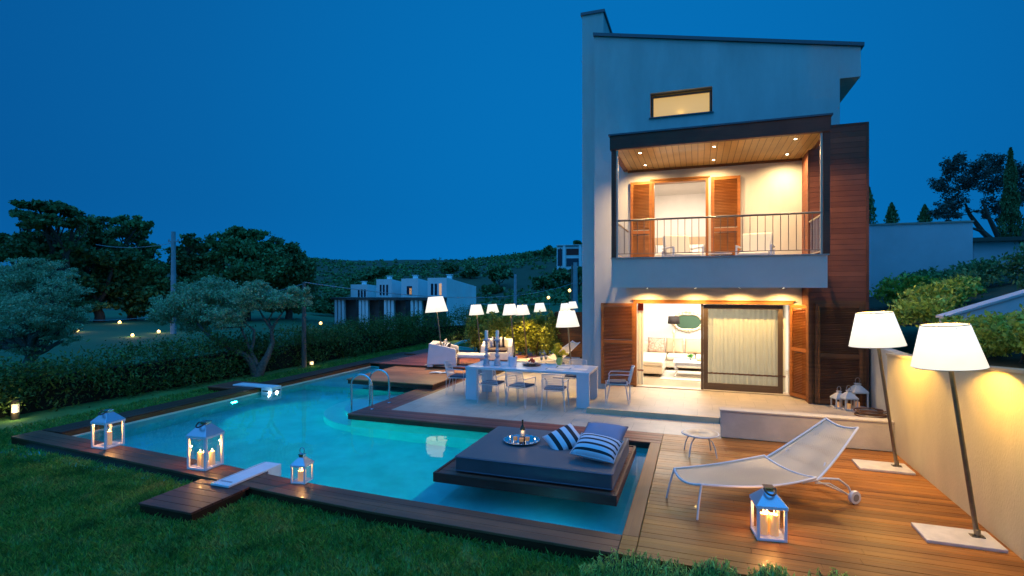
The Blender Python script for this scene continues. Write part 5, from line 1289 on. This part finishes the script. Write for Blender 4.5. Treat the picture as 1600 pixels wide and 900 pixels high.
# big olive at the left edge
base = far(45,560,17.5); base.z = -.2
lob = []
for px,py,dz,rx,rz in ((20,440,0,1.2,.8),(60,430,.5,1.2,.75),(100,455,0,.9,.65),(0,480,-.5,1.3,.9),(50,490,-.6,1.3,.8),(95,500,0,1.0,.6),(125,490,.3,.6,.5),(20,520,0,1.1,.4),(80,520,.3,.9,.4),(-40,450,.4,1.1,.8),(-60,500,.3,1.1,.8),(45,412,.5,.7,.3),(110,430,.4,.5,.3),(40,545,0,1.0,.3),(100,530,.2,.7,.3),(-20,540,0,1.0,.3)):
    v = far(px,py,17.5+dz)-base; lob.append((v.x,v.y,v.z,rx*.72,rx*.8,rz*.72))
tree('olive_tree', base, lob, 52000, .085, olive_l, 'big round olive tree at the left edge behind the hedge', trunkr=.22, bmat=bark_o, seed=6, nclump=560, clump=.12, shell=.3, aspect=.3)
# tall dark trees behind
def dark_tree(px0, Z, lob_px, n, sz, m_, label, seed, tr=.45, name='broadleaf_tree', cat='tree', nclump=260, clump=.13, group='tall dark trees beyond the field', aspect=.6, shell=.2):
    b_ = far(px0,450,Z); b_.z = hgt(b_.x,b_.y)-.1; lob = []
    s_ = Z/FPX
    for px,py,rx,rz in lob_px:
        v = far(px,py,Z+random.Random(px+py).uniform(-2,2)*Z/50)-b_; lob.append((v.x,v.y,v.z,rx*s_,rx*s_,rz*s_))
    return tree(name, b_, lob, n, sz, m_, label, cat, group, trunkr=tr, seed=seed, nclump=nclump, clump=clump, shell=shell, aspect=aspect)
dark_tree(70,50,((60,322,38,11),(35,333,24,8),(95,330,26,9),(75,345,42,12),(120,342,26,10),(50,352,22,7),(75,380,55,20),(30,395,40,22),(100,400,50,26),(10,375,28,12),(85,440,52,30),(60,470,40,18)),22000,.42,dark_l,'tallest dark tree at the far left with a layered flat top',21,.55)
dark_tree(150,54,((140,350,30,14),(165,365,38,14),(130,378,34,16),(150,400,45,22),(180,400,36,20),(160,440,50,34),(110,440,40,30),(130,478,40,14)),17000,.42,dark_l,'dark leaning tree between the tallest tree and the concrete pole',22,.5)
dark_tree(205,58,((195,345,24,10),(215,352,26,10),(205,368,32,12),(235,385,18,8),(200,395,38,20),(225,420,34,28),(200,445,44,30),(240,450,34,26),(215,480,34,12)),16000,.42,dark_l2,'dark tree with tiered branches just left of the concrete pole',23,.5)
dark_tree(310,60,((300,378,20,12),(290,395,26,16),(325,380,26,14),(300,415,34,22),(330,405,32,22),(290,445,34,24),(330,450,40,26),(310,480,34,12)),16000,.40,dark_l,'dark round tree just right of the concrete pole',24,.5)
dark_tree(385,58,((365,370,30,14),(395,368,26,12),(350,382,26,14),(405,385,30,16),(375,395,44,24),(400,420,44,28),(360,435,42,30),(385,470,40,18)),18000,.40,dark_l2,'broad dark tree in the middle of the left tree line',25,.5)
dark_tree(450,62,((432,382,22,12),(450,390,24,14),(440,405,34,20),(465,410,26,18),(478,425,20,18),(450,435,44,26),(470,455,32,24),(445,475,36,14)),16000,.40,dark_l,'dark tree at the right end of the left tree line',26,.45)
dark_tree(585,92,((575,432,20,10),(595,428,18,10),(560,440,18,9),(600,442,20,9),(580,446,26,9)),6000,.55,dark_l,'round dark tree behind the white townhouses',27,.4,nclump=90,group=None)
dark_tree(525,80,((520,468,24,11),(505,480,20,9),(540,478,18,9)),5000,.45,dark_l,'low dark tree left of the white townhouses',28,.3,nclump=80,group=None)
for k,(px,py,Z,rx,lb) in enumerate(((770,452,120,14,'first dark tree on the slope right of the townhouses'),(842,398,190,9,'small tree on the ridge left of the hillside villa'),(822,400,190,7,'second small tree on the ridge, farther left of the hillside villa'),(860,392,180,11,'dark tree touching the left side of the hillside villa'),(880,428,120,16,'dark tree below the hillside villa'),(780,425,130,18,'wide tree in the middle of the slope'),(902,379,165,5,'tree top behind the hillside villa'),(850,440,110,15,'dark tree on the slope above the fence'),(735,425,150,14,'tree on the slope above the townhouse gable'),(700,418,170,12,'tree on the slope above the third townhouse'),(905,425,100,10,'dark tree right beside the house corner'))):
    dark_tree(px,Z,((px,py,rx,rx*.6),(px-rx*.6,py+rx*.3,rx*.7,rx*.5),(px+rx*.6,py+rx*.25,rx*.7,rx*.5)),1700,.9,dark_l,lb,40+k,.25,nclump=46,clump=.16,group='trees on the far slope')
# scrub over the hillside
g_ = np.random.default_rng(8); P = []; 
for _ in range(3800):
    Z = g_.uniform(85,245); px = g_.uniform(440,960); X = (px-800)/FPX*Z; x_,y_ = -SN*Z+CS*X, CS*Z+SN*X
    if math.sin(x_*.05+1)*math.cos(y_*.045+.5)+g_.uniform(-.8,.8) < -.1: continue
    s_ = g_.uniform(.3,.95); c = np.array([x_,y_,hgt(x_,y_)+s_*.4])
    P.append(c+g_.normal(size=(14,3))*s_*np.array([.8,.8,.42]))
P = np.concatenate(P); o = leaf_mesh('hillside_scrub', P, .8, dark_l2, aspect=.7, seed=9); tag(o,'dark scrub scattered over the far hillside',kind='stuff')
# hedge
hl = [(-15.3,1),(-14.6,5),(-14.2,10),(-13.8,15),(-13.6,20),(-13.2,24.6),(-11.6,27.2),(-8.5,28.6)]
def hedge_h(s_): return .98+.018*s_
def hedge_pts(n, seed):
    g = np.random.default_rng(seed); seg = [math.dist(a,b) for a,b in zip(hl,hl[1:])]; tot = sum(seg); cum = np.concatenate([[0],np.cumsum(seg)])
    nb = 420; bs = g.uniform(0,tot,nb); out = []
    k = n//nb
    for s_ in bs:
        i = min(len(seg)-1,int(np.searchsorted(cum,s_)-1)); i = max(0,i); t = (s_-cum[i])/seg[i]
        a,b = np.array(hl[i]),np.array(hl[i+1]); c = a+(b-a)*t; d = (b-a)/seg[i]; nrm = np.array([d[1],-d[0]])
        z = g.uniform(.0,1); hh = (.98+.026*s_)*g.uniform(.84,1.16)
        c2 = c+nrm*g.uniform(-.45,.28)
        q = g.normal(size=(k,3))*np.array([.24,.24,.22])
        p = np.empty((k,3)); p[:,0] = c2[0]+q[:,0]; p[:,1] = c2[1]+q[:,1]; p[:,2] = np.clip(LZ+hh*(z**.8)*.92+q[:,2]*.7,LZ,LZ+hh*1.2)
        out.append(p)
    return np.concatenate(out)
hg = empty('hedge', (-14,12,LZ), 0, 'long dark evergreen hedge along the far side of the lawn', 'hedge')
o = leaf_mesh('foliage', hedge_pts(82000,3)-np.array([-14,12,LZ]), .10, hedge_l, hg, .35, (0,0,.5), seed=12)
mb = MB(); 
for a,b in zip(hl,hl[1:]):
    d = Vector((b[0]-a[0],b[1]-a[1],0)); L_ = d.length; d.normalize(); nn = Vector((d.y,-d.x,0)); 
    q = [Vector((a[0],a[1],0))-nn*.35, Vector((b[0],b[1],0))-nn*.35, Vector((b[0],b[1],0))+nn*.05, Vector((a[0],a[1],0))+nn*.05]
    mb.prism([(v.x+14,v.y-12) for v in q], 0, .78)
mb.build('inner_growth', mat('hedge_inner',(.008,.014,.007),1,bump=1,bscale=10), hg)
stake = mat('stake_wood', (.30,.26,.10), .8)
for px,py in ((142,628),(311,598),(425,578),(582,549),(505,563)):
    q = gnd(px,py,LZ); mb = MB(); mb.tube([(0,0,0),(.0,.0,1.15)],.022,7); o = mb.build('fence_stake', stake, smooth=True); o.location = (q.x,q.y,LZ)
    tag(o,{142:'thin pale stake in the hedge near the left bollard light',311:'thin pale stake left of the olive trunk',425:'thin pale stake right behind the olive trunk',582:'thin stake in the hedge farthest from the front',505:'thin stake in the hedge just right of the wooden pole'}[px],'stake','stakes along the hedge')
# shrubs lit by the neighbour's lamps
for k,(px,py,Z,rx,hz_,lb) in enumerate(((748,553,21.5,.62,1.75,'yellow lit shrub leftmost in the row under the lamp shades'),(768,556,21,.6,1.65,'lit shrub second from the left under the lamp shades'),(786,556,21,.55,1.55,'lit shrub just left of the brightest lamp shade'),(803,558,20.8,.6,1.6,'brightest yellow shrub under the middle lamp shade'),(822,556,20.6,.6,1.6,'lit shrub right of the middle lamp stem'),(840,558,20.6,.55,1.7,'darker shrub near the right end of the lit row'),(858,560,20.4,.55,1.75,'dark green shrub next to the wooden fence'))):
    q = far(px,py,Z); q.z = 0; h_ = hz_
    tree('shrub', q, [(0,0,h_*.55,rx*.75,rx*.75,h_*.42),(.1,.1,h_*.8,rx*.5,rx*.5,h_*.22),(-.15,0,h_*.35,rx*.6,rx*.6,h_*.3)], 2600, .12, shrub_l, lb, 'shrub', 'lit shrubs in front of the neighbouring terrace', trunkr=.05, seed=60+k, nclump=70, clump=.2, shell=.2, aspect=.5)
# low rosemary clumps at the bottom edge of the picture
tuft_l = leafmat('rosemary_leaves', (.40,.60,.14), .5, .5, .3)
def tuft(x,y,w_,h_,n,label,seed):
    g = np.random.default_rng(seed); r = empty('low_shrub', (x,y,LZ), 0, label, 'plant', 'low needle leaved plants along the deck')
    V = []; F = []; k = 0; P = []
    mb = MB()
    for i in range(n):
        a = g.uniform(0,2*PI); rr = w_*math.sqrt(g.random()); bx,by = rr*math.cos(a),rr*math.sin(a)*.45; hh = h_*g.uniform(.5,1.1)*(1-.35*(rr/w_)**2)
        tip = (bx*1.25+g.normal()*.03,by*1.3+g.normal()*.03,hh); mb.tube([(bx*.8,by*.8,0),(bx,by,hh*.5),tip],[.004,.003,.002],4,cap=False)
        for t in np.linspace(.25,1,13): P.append((bx+(tip[0]-bx)*t+g.normal()*.008,by+(tip[1]-by)*t+g.normal()*.008,hh*t))
    mb.build('stems', bark, r)
    leaf_mesh('leaves', np.array(P), .055, tuft_l, r, .20, (0,0,1.3), jitter=.7, seed=seed)
for k,(px,py,w_,h_,lb) in enumerate(((985,897,.26,.20,'low needle leaved plant at the lower edge beside the deck corner'),(945,900,.16,.14,'small low plant at the left end of the row by the lower edge'),(1040,900,.22,.16,'low plant second in the row along the deck edge'),(1118,903,.18,.17,'low plant in the middle of the row at the lower edge'),(1205,905,.16,.20,'low plant below the near lantern at the lower edge'),(1308,907,.22,.22,'low plant farthest right at the lower edge of the deck'))):
    q = gnd(px,py+18,LZ); y_ = min(q.y,5.22 if px<1250 else 5.25); 
    if px > 1080: 
        # these stand before the deck and reach above its edge
        Zt = 5.15; r_ = (px-800)/FPX; x_,y_ = -SN*Zt+CS*r_*Zt, CS*Zt+SN*r_*Zt; y_ = min(y_,5.3); x_ = y_*( -SN+CS*r_)/(CS+SN*r_)
    else: x_ = q.x
    tuft(x_,y_,w_*(1.2 if px<1080 else .95),h_*(1.5 if px<1080 else 1.65),190,lb,90+k)
# shrubs on the bank
bank_l = leafmat('bank_leaves', (.34,.42,.06), .45, .5, .3); bank_d = leafmat('bank_leaves_dark', (.15,.24,.08), .45, .6, .2)
defs = []
gB = random.Random(17)
for i in range(8): defs.append((3.56+gB.uniform(-.05,.15), 4.6+i*.70, .46, .42, bank_l, True))
for i in range(5): defs.append((4.55+gB.uniform(-.2,.3), 5.2+i*1.0, .45, .42, bank_l, False))
spots = [(3.9,11.6,.5,.55),(4.4,12.6,.55,.6),(5.0,13.4,.6,.6),(4.6,14.6,.6,.7),(5.6,14.8,.6,.65),(6.4,15.6,.7,.7),(7.3,15.2,.7,.8),(8.2,15.0,.7,.9),(9.2,15.6,.8,1.0),(7.6,13.0,.6,.6),(8.6,13.4,.6,.7),(9.6,13.6,.7,.8),(6.6,13.2,.5,.5),(5.6,16.6,.6,.6),(10.4,17,1.0,1.2)]
names_b = ['nearest the camera','second from the camera','third from the camera','behind the near lamp shade','just past the near lamp shade','between the two lamp shades','beside the far lamp shade','at the far end']
for i,(x_,y_,rx,h_,m_,edge) in enumerate(defs):
    lb = f'glossy yellow green bush on top of the retaining wall, {names_b[i]}' if edge else f'yellow green bush in the second row above the retaining wall, {["first","second","third","fourth","fifth"][i-8]} from the camera'
    zb = bank(x_,y_)-.02+(max(0,(9.5-y_)*.085)+.06 if edge else .1)
    tree('bush', (x_,y_,zb), [(0,0,h_*.5,rx*.8,rx,h_*.55),(.2,.1,h_*.9,rx*.5,rx*.5,h_*.3),(-.08,-.15,h_*.25,rx*.55,rx,h_*.3)], 4200, .06, m_, lb, 'bush', 'bushes above the retaining wall', trunkr=.02, seed=120+i, nclump=80, clump=.14, shell=.2, aspect=.5, updir=(-.2,-.2,.6))
words = ['beside the cladding of the house','right of the house cladding','left below the grey wall','at the foot of the grey wall, left part','at the foot of the grey wall, middle','right below the grey wall','near the right end of the grey wall','just right of the grey wall','below the cypress','above the sloping wall','above the sloping wall, farther right','at the right edge above the sloping wall','left of the sloping wall top','close against the grey wall','large, under the right hand olive tree']
for i,(x_,y_,rx,h_) in enumerate(spots):
    tree('bush', (x_,y_,min(bank(x_,y_),3.2)-.02), [(0,0,h_*.55,rx,rx,h_*.5),(.25,.1,h_*.8,rx*.6,rx*.6,h_*.35),(-.3,0,h_*.5,rx*.6,rx*.6,h_*.4)], 1700, .10, bank_l if i<4 else bank_d, 'bush on the garden bank '+words[i], 'bush', 'bushes on the garden bank', trunkr=.02, seed=150+i, nclump=70, clump=.16, shell=.25, aspect=.45, updir=(0,0,.7))
# olive and cypresses on the right
b_ = far(1578,440,24); b_.z = 2.9
fz_ = lambda *pp: [far(px,py,24+(dz or 0))-b_ for px,py,dz in pp]
forks = [(fz_((1578,445,0),(1570,410,0),(1560,385,0),(1535,362,.3),(1515,335,.5),(1508,318,.5)),[.28,.22,.15,.11,.08,.04]),(fz_((1570,408,0),(1562,375,-.4),(1545,340,-.4),(1535,315,-.4)),[.16,.12,.08,.04]),
 (fz_((1574,415,0),(1592,385,.2),(1602,350,.2),(1605,320,.2)),[.17,.13,.09,.05]),(fz_((1535,362,.3),(1518,356,.3),(1500,345,.2)),[.07,.05,.03])]
lob = []
for px,py,rx,rz in ((1485,262,20,20),(1475,290,20,20),(1490,320,24,18),(1472,325,16,14),(1510,285,22,22),(1530,262,22,18),(1545,285,26,22),(1555,320,20,18),(1560,255,20,16),(1590,270,24,22),(1600,305,24,22),(1500,250,14,10),(1480,338,18,10),(1620,280,26,26),(1575,335,18,14),(1535,335,12,8)):
    v = far(px,py,24+gB.uniform(-.6,.6))-b_; s_=24/FPX; lob.append((v.x,v.y,v.z,rx*s_,rx*s_*1.1,rz*s_))
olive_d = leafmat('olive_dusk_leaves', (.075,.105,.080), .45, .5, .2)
tree('olive_tree', b_, lob, 15000, .13, olive_d, 'spreading olive tree on the right, dark against the sky', bmat=bark, forks=forks, seed=33, nclump=330, clump=.14, shell=.2, aspect=.4)
def cypress(px, ptop, pbase, Z, w_, label, n, seed):
    t_ = far(px,ptop,Z); b_ = far(px,pbase,Z); H_ = t_.z-b_.z; r = empty('cypress', b_, 0, label, 'cypress tree')
    mb = MB(); mb.tube([(0,0,-.2),(0,0,H_*.9)],[w_*.25,.02],8); mb.build('trunk', bark, r, True)
    g = np.random.default_rng(seed); t = g.random(n)**.8; rr = w_*np.where(t<.15,.75+t*1.6,np.clip((1-t)/.85,0,1)**.7)*g.uniform(.55,1.1,n); a = g.uniform(0,2*PI,n)
    bump_ = 1+.22*np.sin(t*34+a*2)
    P = np.stack([rr*np.cos(a)*bump_,rr*np.sin(a)*bump_,t*H_],1); leaf_mesh('crown', P, .16*Z/24, dark_l, r, .3, (0,0,2.4), seed=seed)
cypress(1579,232,440,21,.42,'tall narrow cypress at the right in front of the olive tree',7500,70)
cypress(1393,318,352,40,.45,'small cypress tip above the grey wall, near the middle',900,71)
cypress(1445,321,350,40,.42,'small leaning cypress tip above the right half of the grey wall',900,72)
cypress(1358,293,352,38,.42,'cypress tip right beside the house cladding above the grey wall',900,73)
# ================================================================ POLES, WIRES, SMALL LIGHTS
conc = mat('pole_concrete', (.30,.33,.36), .8, var=.15, vscale=3)
def pole(px, ptop, Z, zb, r_, label, m_, name='utility_pole', arm=False):
    t_ = far(px,ptop,Z); r = empty(name, (t_.x,t_.y,zb), 0, label, 'pole'); mb = MB(); mb.tube([(0,0,0),(0,0,t_.z-zb)],[r_*1.15,r_*.8],10); mb.build('shaft', m_, r, True)
    if arm:
        mb = MB(); h_ = t_.z-zb; mb.box(-.5,.5,-.04,.04,h_-.75,h_-.66)
        for x_ in (-.45,0,.45): mb.lathe([(.03,h_-.66),(.05,h_-.58),(.02,h_-.50)],(x_,0,0),8)
        mb.build('crossarm', m_, r)
    return t_
t1_ = pole(271,362,38,-.6,.17,'pale concrete utility pole among the dark trees on the left',conc,arm=True)
woodp = mat('pole_wood', (.17,.12,.10), .9, var=.35, vscale=6, stretch=(6,6,.6))
qz = gnd(475,575,LZ); Zp = -SN*qz.x+CS*qz.y
t2_ = pole(475,441,Zp,LZ,.075,'thin wooden pole standing in the hedge right of the forked olive',woodp)
t3_ = pole(805,428,60,-2.5,.18,'pale utility pole on the slope behind the lit shrubs',conc)
t4_ = pole(899,410,46,-1.5,.22,'thick pale pole by the house corner below the hillside villa',conc)
t5_ = pole(894,414,52,-1.5,.12,'thin dark pole behind the thick pole at the house corner',woodp,arm=True)
wire_m = mat('wire', (.30,.34,.38), .5)
def wire(a,b,sag,label,r_=.012):
    pts = [Vector(a).lerp(Vector(b),i/24)-Vector((0,0,sag*4*(i/24)*(1-i/24))) for i in range(25)]
    mb = MB(); mb.tube(pts,r_,5); o = mb.build('overhead_wire', wire_m, smooth=True); tag(o,label,'wire')
wire(t2_, far(899,441,46), .9, 'pale wire sagging from the wooden pole across the townhouses to the pole by the house',.016)
wire(t1_-Vector((0,0,.8)), far(150,382,46), .3, 'wire running left from the concrete pole into the trees',.02)
wire(t2_-Vector((0,0,.05)), far(130,500,30), .4, 'wire running left from the wooden pole over the field',.012)
wire(far(745,475,55), far(860,475,55), .05, 'straight pale line above the lit shrubs',.035)
glow = mat('ball_glow', (1,.8,.5), .4, emit=(1,.60,.16), estr=4)
for k,(px,py,lb) in enumerate(((207,531,'glowing ball light on the field left of the hedge gap'),(248,523,'glowing ball light on the field nearest the forked olive'),(187,505,'small glowing ball light under the far dark trees'),(121,522,'small glowing ball light low between the left olive and the field'),(501,505,'small glowing ball light in the garden right of the wooden pole'),(890,454,'tiny distant light on the slope by the thick pole'),(857,465,'tiny distant light on the slope above the shrubs'))):
    zb = -.75; Z = FPX*(CAMZ-zb)/(py-450) if py>470 else 60; q = far(px,py,Z); z0 = hgt(q.x,q.y); r_ = .10*Z/34
    r = empty('garden_ball_light', (q.x,q.y,z0), 0, lb, 'garden light', 'ball lights on the field'); h_ = max(.1,q.z-z0)
    mb = MB(); mb.tube([(0,0,0),(0,0,h_)],.03,6); mb.build('stem', dk, r)
    mb = MB(); mb.lathe([(.001,h_-r_),(r_*.7,h_-r_*.7),(r_,h_),(r_*.7,h_+r_*.7),(.001,h_+r_)],n=14); mb.build('globe', glow, r, True)
    point('globe_light',(0,0,h_+r_+.12),30 if py>470 else 8,(1,.6,.2),.05,r)
spotl = far(577,0,1)
def up_lit(px,py,Z): pass
for px,pb,h_,lb,on in ((24,655,.42,'bollard light in the grass at the far left, shining along the hedge',1.0),(487,573,.24,'bollard light at the hedge right of the wooden pole',.9),(708,532,.30,'small bollard light behind the lounge seats',.9)):
    q = gnd(px,pb,LZ); r = empty('bollard_light', (q.x,q.y,LZ), 0, lb, 'garden light', 'bollard lights'); 
    mb = MB(); mb.lathe([(.075,0),(.075,h_*.35),(.001,h_*.35)],n=16,cap=False); mb.build('base', dk, r, True)
    mb = MB(); mb.lathe([(.066,h_*.352),(.066,h_*.8)],n=16,cap=False); mb.build('lens', mat('bollard_lens',(.8,.7,.6),.4,emit=(1,.70,.42),estr=.55 if px==24 else .9) if px==24 else mat('bollard_lens_bright',(.9,.8,.6),.4,emit=(1,.72,.42),estr=.9), r, True)
    mb = MB(); mb.lathe([(.001,h_),(.08,h_),(.08,h_*.8),(.001,h_*.8)],n=16,cap=False); mb.build('cap', dk, r, True)
    point('bollard_glow',(.12,-.10,h_*.5),3.5 if px==24 else 1.2,(1,.80,.32),.03,r)
# lit bushes on the far side (small garden spots)
for px,py,Z,lb in ((577,488,50,None),):
    pass
# ================================================================ NEIGHBOURS
nb_w = mat('townhouse_white', (.80,.80,.80), .9, var=.06, vscale=.6); nb_d = mat('townhouse_wood', (.10,.075,.07), .8, var=.2, vscale=2); win_dark = mat('dark_pane', (.03,.04,.06), .2)
lit_pane = mat('lit_pane', (1,.6,.3), .5, emit=(1,.45,.14), estr=.6)
def town(front_l, front_r, back_r, py_t, py_tr, label, wins, back_drop=0, seed=0):
    """corners as (px, depth); box from the ground to the top"""
    A_ = far(front_l[0],py_t,front_l[1]); B_ = far(front_r[0],py_t,front_r[1]); B_.z = A_.z = A_.z; C_ = far(back_r[0],py_tr,back_r[1]); 
    zt = A_.z; zc = C_.z; D_ = A_+(C_-B_); zb = -2.4
    r = empty('townhouse', (A_.x,A_.y,zb), 0, label, 'house', 'row of white townhouses')
    o3 = Vector((A_.x,A_.y,zb)); mb = MB()
    pts = [A_,B_,C_,D_]; mb.add([Vector((p.x,p.y,zb))-o3 for p in pts]+[Vector((p.x,p.y,zt if i<2 else zc))-o3 for i,p in enumerate(pts)], [(0,3,2,1),(0,1,5,4),(1,2,6,5),(2,3,7,6),(3,0,4,7)])
    mb.build('wall', nb_w, r)
    mb = MB(); up = Vector((0,0,.12)); q = [Vector((p.x,p.y,zt if i<2 else zc))-o3 for i,p in enumerate(pts)]; mb.add(q+[v+up for v in q],[(0,3,2,1),(4,5,6,7),(0,1,5,4),(1,2,6,5),(2,3,7,6),(3,0,4,7)]); mb.build('roof', nb_w, r)
    ex = (B_-A_); exn = ex.normalized(); ny_ = Vector((exn.y,-exn.x,0)); W_ = ex.length
    def onf(u,z,o_=.04): p = A_+ex*u+ny_*o_; return Vector((p.x,p.y,z))-o3
    for (u,py,h_,w_,lit) in wins:
        zc_ = CAMZ-(py-450)/FPX*(A_-Vector((0,0,0))).xy.length if False else CAMZ-(py-450)/FPX*front_l[1]
        a = onf(u-w_/W_/2,zc_-h_/2); b = onf(u+w_/W_/2,zc_-h_/2); c = onf(u+w_/W_/2,zc_+h_/2); d = onf(u-w_/W_/2,zc_+h_/2)
        mb = MB(); k = ny_*-.06; mb.add([a,b,c,d,a+k,b+k,c+k,d+k],[(0,1,2,3),(4,7,6,5),(0,4,5,1),(1,5,6,2),(2,6,7,3),(3,7,4,0)]); mb.build('window', lit_pane if lit else win_dark, r)
    # chimney pot
    p = A_+(C_-B_)*.35+ex*.55-o3; mb = MB(); mb.box(p.x-.22,p.x+.22,p.y-.22,p.y+.22,zt-zb-.1,zt-zb+.42); mb.box(p.x-.30,p.x+.30,p.y-.30,p.y+.30,zt-zb+.50,zt-zb+.55); mb.box(p.x-.12,p.x+.12,p.y-.12,p.y+.12,zt-zb+.42,zt-zb+.50); mb.build('chimney', nb_w, r)
    # dark timber lower front with a jutting pergola
    zl = CAMZ-(464-450)/FPX*front_l[1]
    mb = MB(); P4 = [onf(.02,0,1.6),onf(.98,0,1.6),onf(.98,0,.03),onf(.02,0,.03)]; P4 = [Vector((v.x,v.y,0)) for v in P4]
    mb.prism([(v.x,v.y) for v in P4], .6, zl-zb-.3); mb.build('timber_front', nb_d, r)
    P5 = [onf(-.1,0,2.6),onf(1.02,0,2.6),onf(1.02,0,.03),onf(-.1,0,.03)]; mb = MB(); mb.prism([(v.x,v.y) for v in P5], zl-zb-.28, zl-zb-.02); mb.build('pergola_roof', nb_d, r)
    for u in (.12,.34,.56): 
        v = onf(u,0,2.3); mb = MB(); mb.box(v.x-.16,v.x+.16,v.y-.16,v.y+.16,.0,zl-zb-.28); mb.build('column', nb_w, r)
    return r
town((548,66),(574,64),(592,70),446,448,'leftmost white townhouse with three slit windows',[(.5,458,.95,.30,0),(.68,458,.95,.30,0),(.86,458,.95,.30,0)])
town((588,62),(612,60),(632,66),438,443,'second white townhouse from the left with three slit windows',[(.3,453,1.2,.32,0),(.5,453,1.2,.32,0),(.72,453,1.2,.32,0)])
town((627,60),(653,58),(674,64),437,442,'third white townhouse with a small lit arched window',[(.5,454,1.0,.9,0),(.58,455,.7,.4,1)])
town((668,57),(698,55),(744,64),436,449,'white townhouse at the right end with a long sloping roof',[(.25,452,1.2,.34,0),(.45,452,1.2,.34,0),(.68,452,1.2,.34,1)])
# hillside villa
hv = far(888,398,135); r = empty('hillside_villa', (hv.x,hv.y,hv.z-3.3), rad(12), 'white and red villa high on the hillside beside the house corner', 'villa')
red_ = mat('red_panel', (.18,.03,.025), .7)
mb = MB(); mb.box(-3.6,4.6,0,6,-6,6.6); mb.build('wall', nb_w, r)
mb = MB(); mb.box(-2.6,-2.4,-.2,0,.2,6.2); mb.box(-.6,3.2,-.1,-.0,3.9,5.9); mb.build('red_cladding', red_, r)
mb = MB(); mb.box(-.6,3.2,-.1,0,.4,2.9); mb.box(-3.3,-1.9,-.1,0,.6,5.8); mb.build('window', win_dark, r)
mb = MB(); mb.box(-1.7,-.9,-.5,-.11,0,6.9); mb.box(3.3,4.0,-.5,-.11,0,6.9); mb.box(-3.7,4.7,-.6,6,6.9,7.1); mb.build('white_frame', nb_w, r); r.scale = (.82,.82,.82)
# timber screen and the next garden behind it
f0,f1x = wallp(866,487,19.9), wallp(925,487,19.9)
sf = empty('timber_screen', (f0.x,19.9,0), 0, 'brown horizontal board fence between the shrubs and the house', 'fence')
mb = MB(); mb.box(0,f1x.x-f0.x,0,.05,.05,f0.z); mb.build('boards', fence_w, sf)
for x_ in (.04,1.0): mb = MB(); mb.box(x_,x_+.08,.05,.13,0,f0.z); mb.build('post', fence_w, sf)
# neighbour's pool
q0 = gnd(712,543,.0); q1 = gnd(742,545,0); 
np_ = [gnd(706,544,0),gnd(738,548,0),gnd(748,540,0),gnd(736,534,0),gnd(722,536,0)]
cn = sum(np_,Vector())/5; npool = empty('neighbour_pool', (cn.x,cn.y,0), 0, 'small lit turquoise pool of the next garden behind the lounge seats', 'pool')
mb = MB(); L5 = [p-cn for p in np_]; k = len(L5)
mb.add([(p.x,p.y,-.6) for p in L5]+[(p.x,p.y,.12) for p in L5],[tuple(range(k))]+[(i,(i+1)%k,k+(i+1)%k,k+i) for i in range(k)]); mb.build('basin', tile, npool)
mb = MB(); mb.add([(p.x*.99,p.y*.99,.06) for p in L5],[tuple(range(k))]); mb.build('water', wm, npool)
mb = MB(); R5 = [Vector((p.x*1.06,p.y*1.06,.12)) for p in L5]; mb.add([(p.x,p.y,.121) for p in L5]+[tuple(p+Vector((0,0,.001))) for p in R5],[(i,(i+1)%k,k+(i+1)%k,k+i) for i in range(k)]); mb.build('rim', white_pt, npool)
point('underwater_lamp',(0,-.1,-.25),22,(.15,.9,.75),.05,npool)
mb = MB(); boards(mb,-11.2,-5.2,18.7,20.6,.05,.03,'Y',.14); tag(mb.build('neighbour_deck', deck_red), kind='structure')
# decorative driftwood loop behind the second chaise
q = gnd(838,556,0); dw = MB(); gD = random.Random(5)
for s_ in range(3): dw.tube([(-.45+.1*s_+.42*math.cos(t)*(1+.1*s_),.05*s_,.12+.40*abs(math.sin(t))*(1-.15*s_)) for t in [PI*(.05+.95*i/14) for i in range(15)]],.02,6)
o = dw.build('driftwood_hoop', mat('pale_driftwood',(.5,.36,.14),.8), smooth=True); o.location = (q.x,q.y,0); tag(o,'pale bent wood hoop under the lit shrubs','garden ornament')
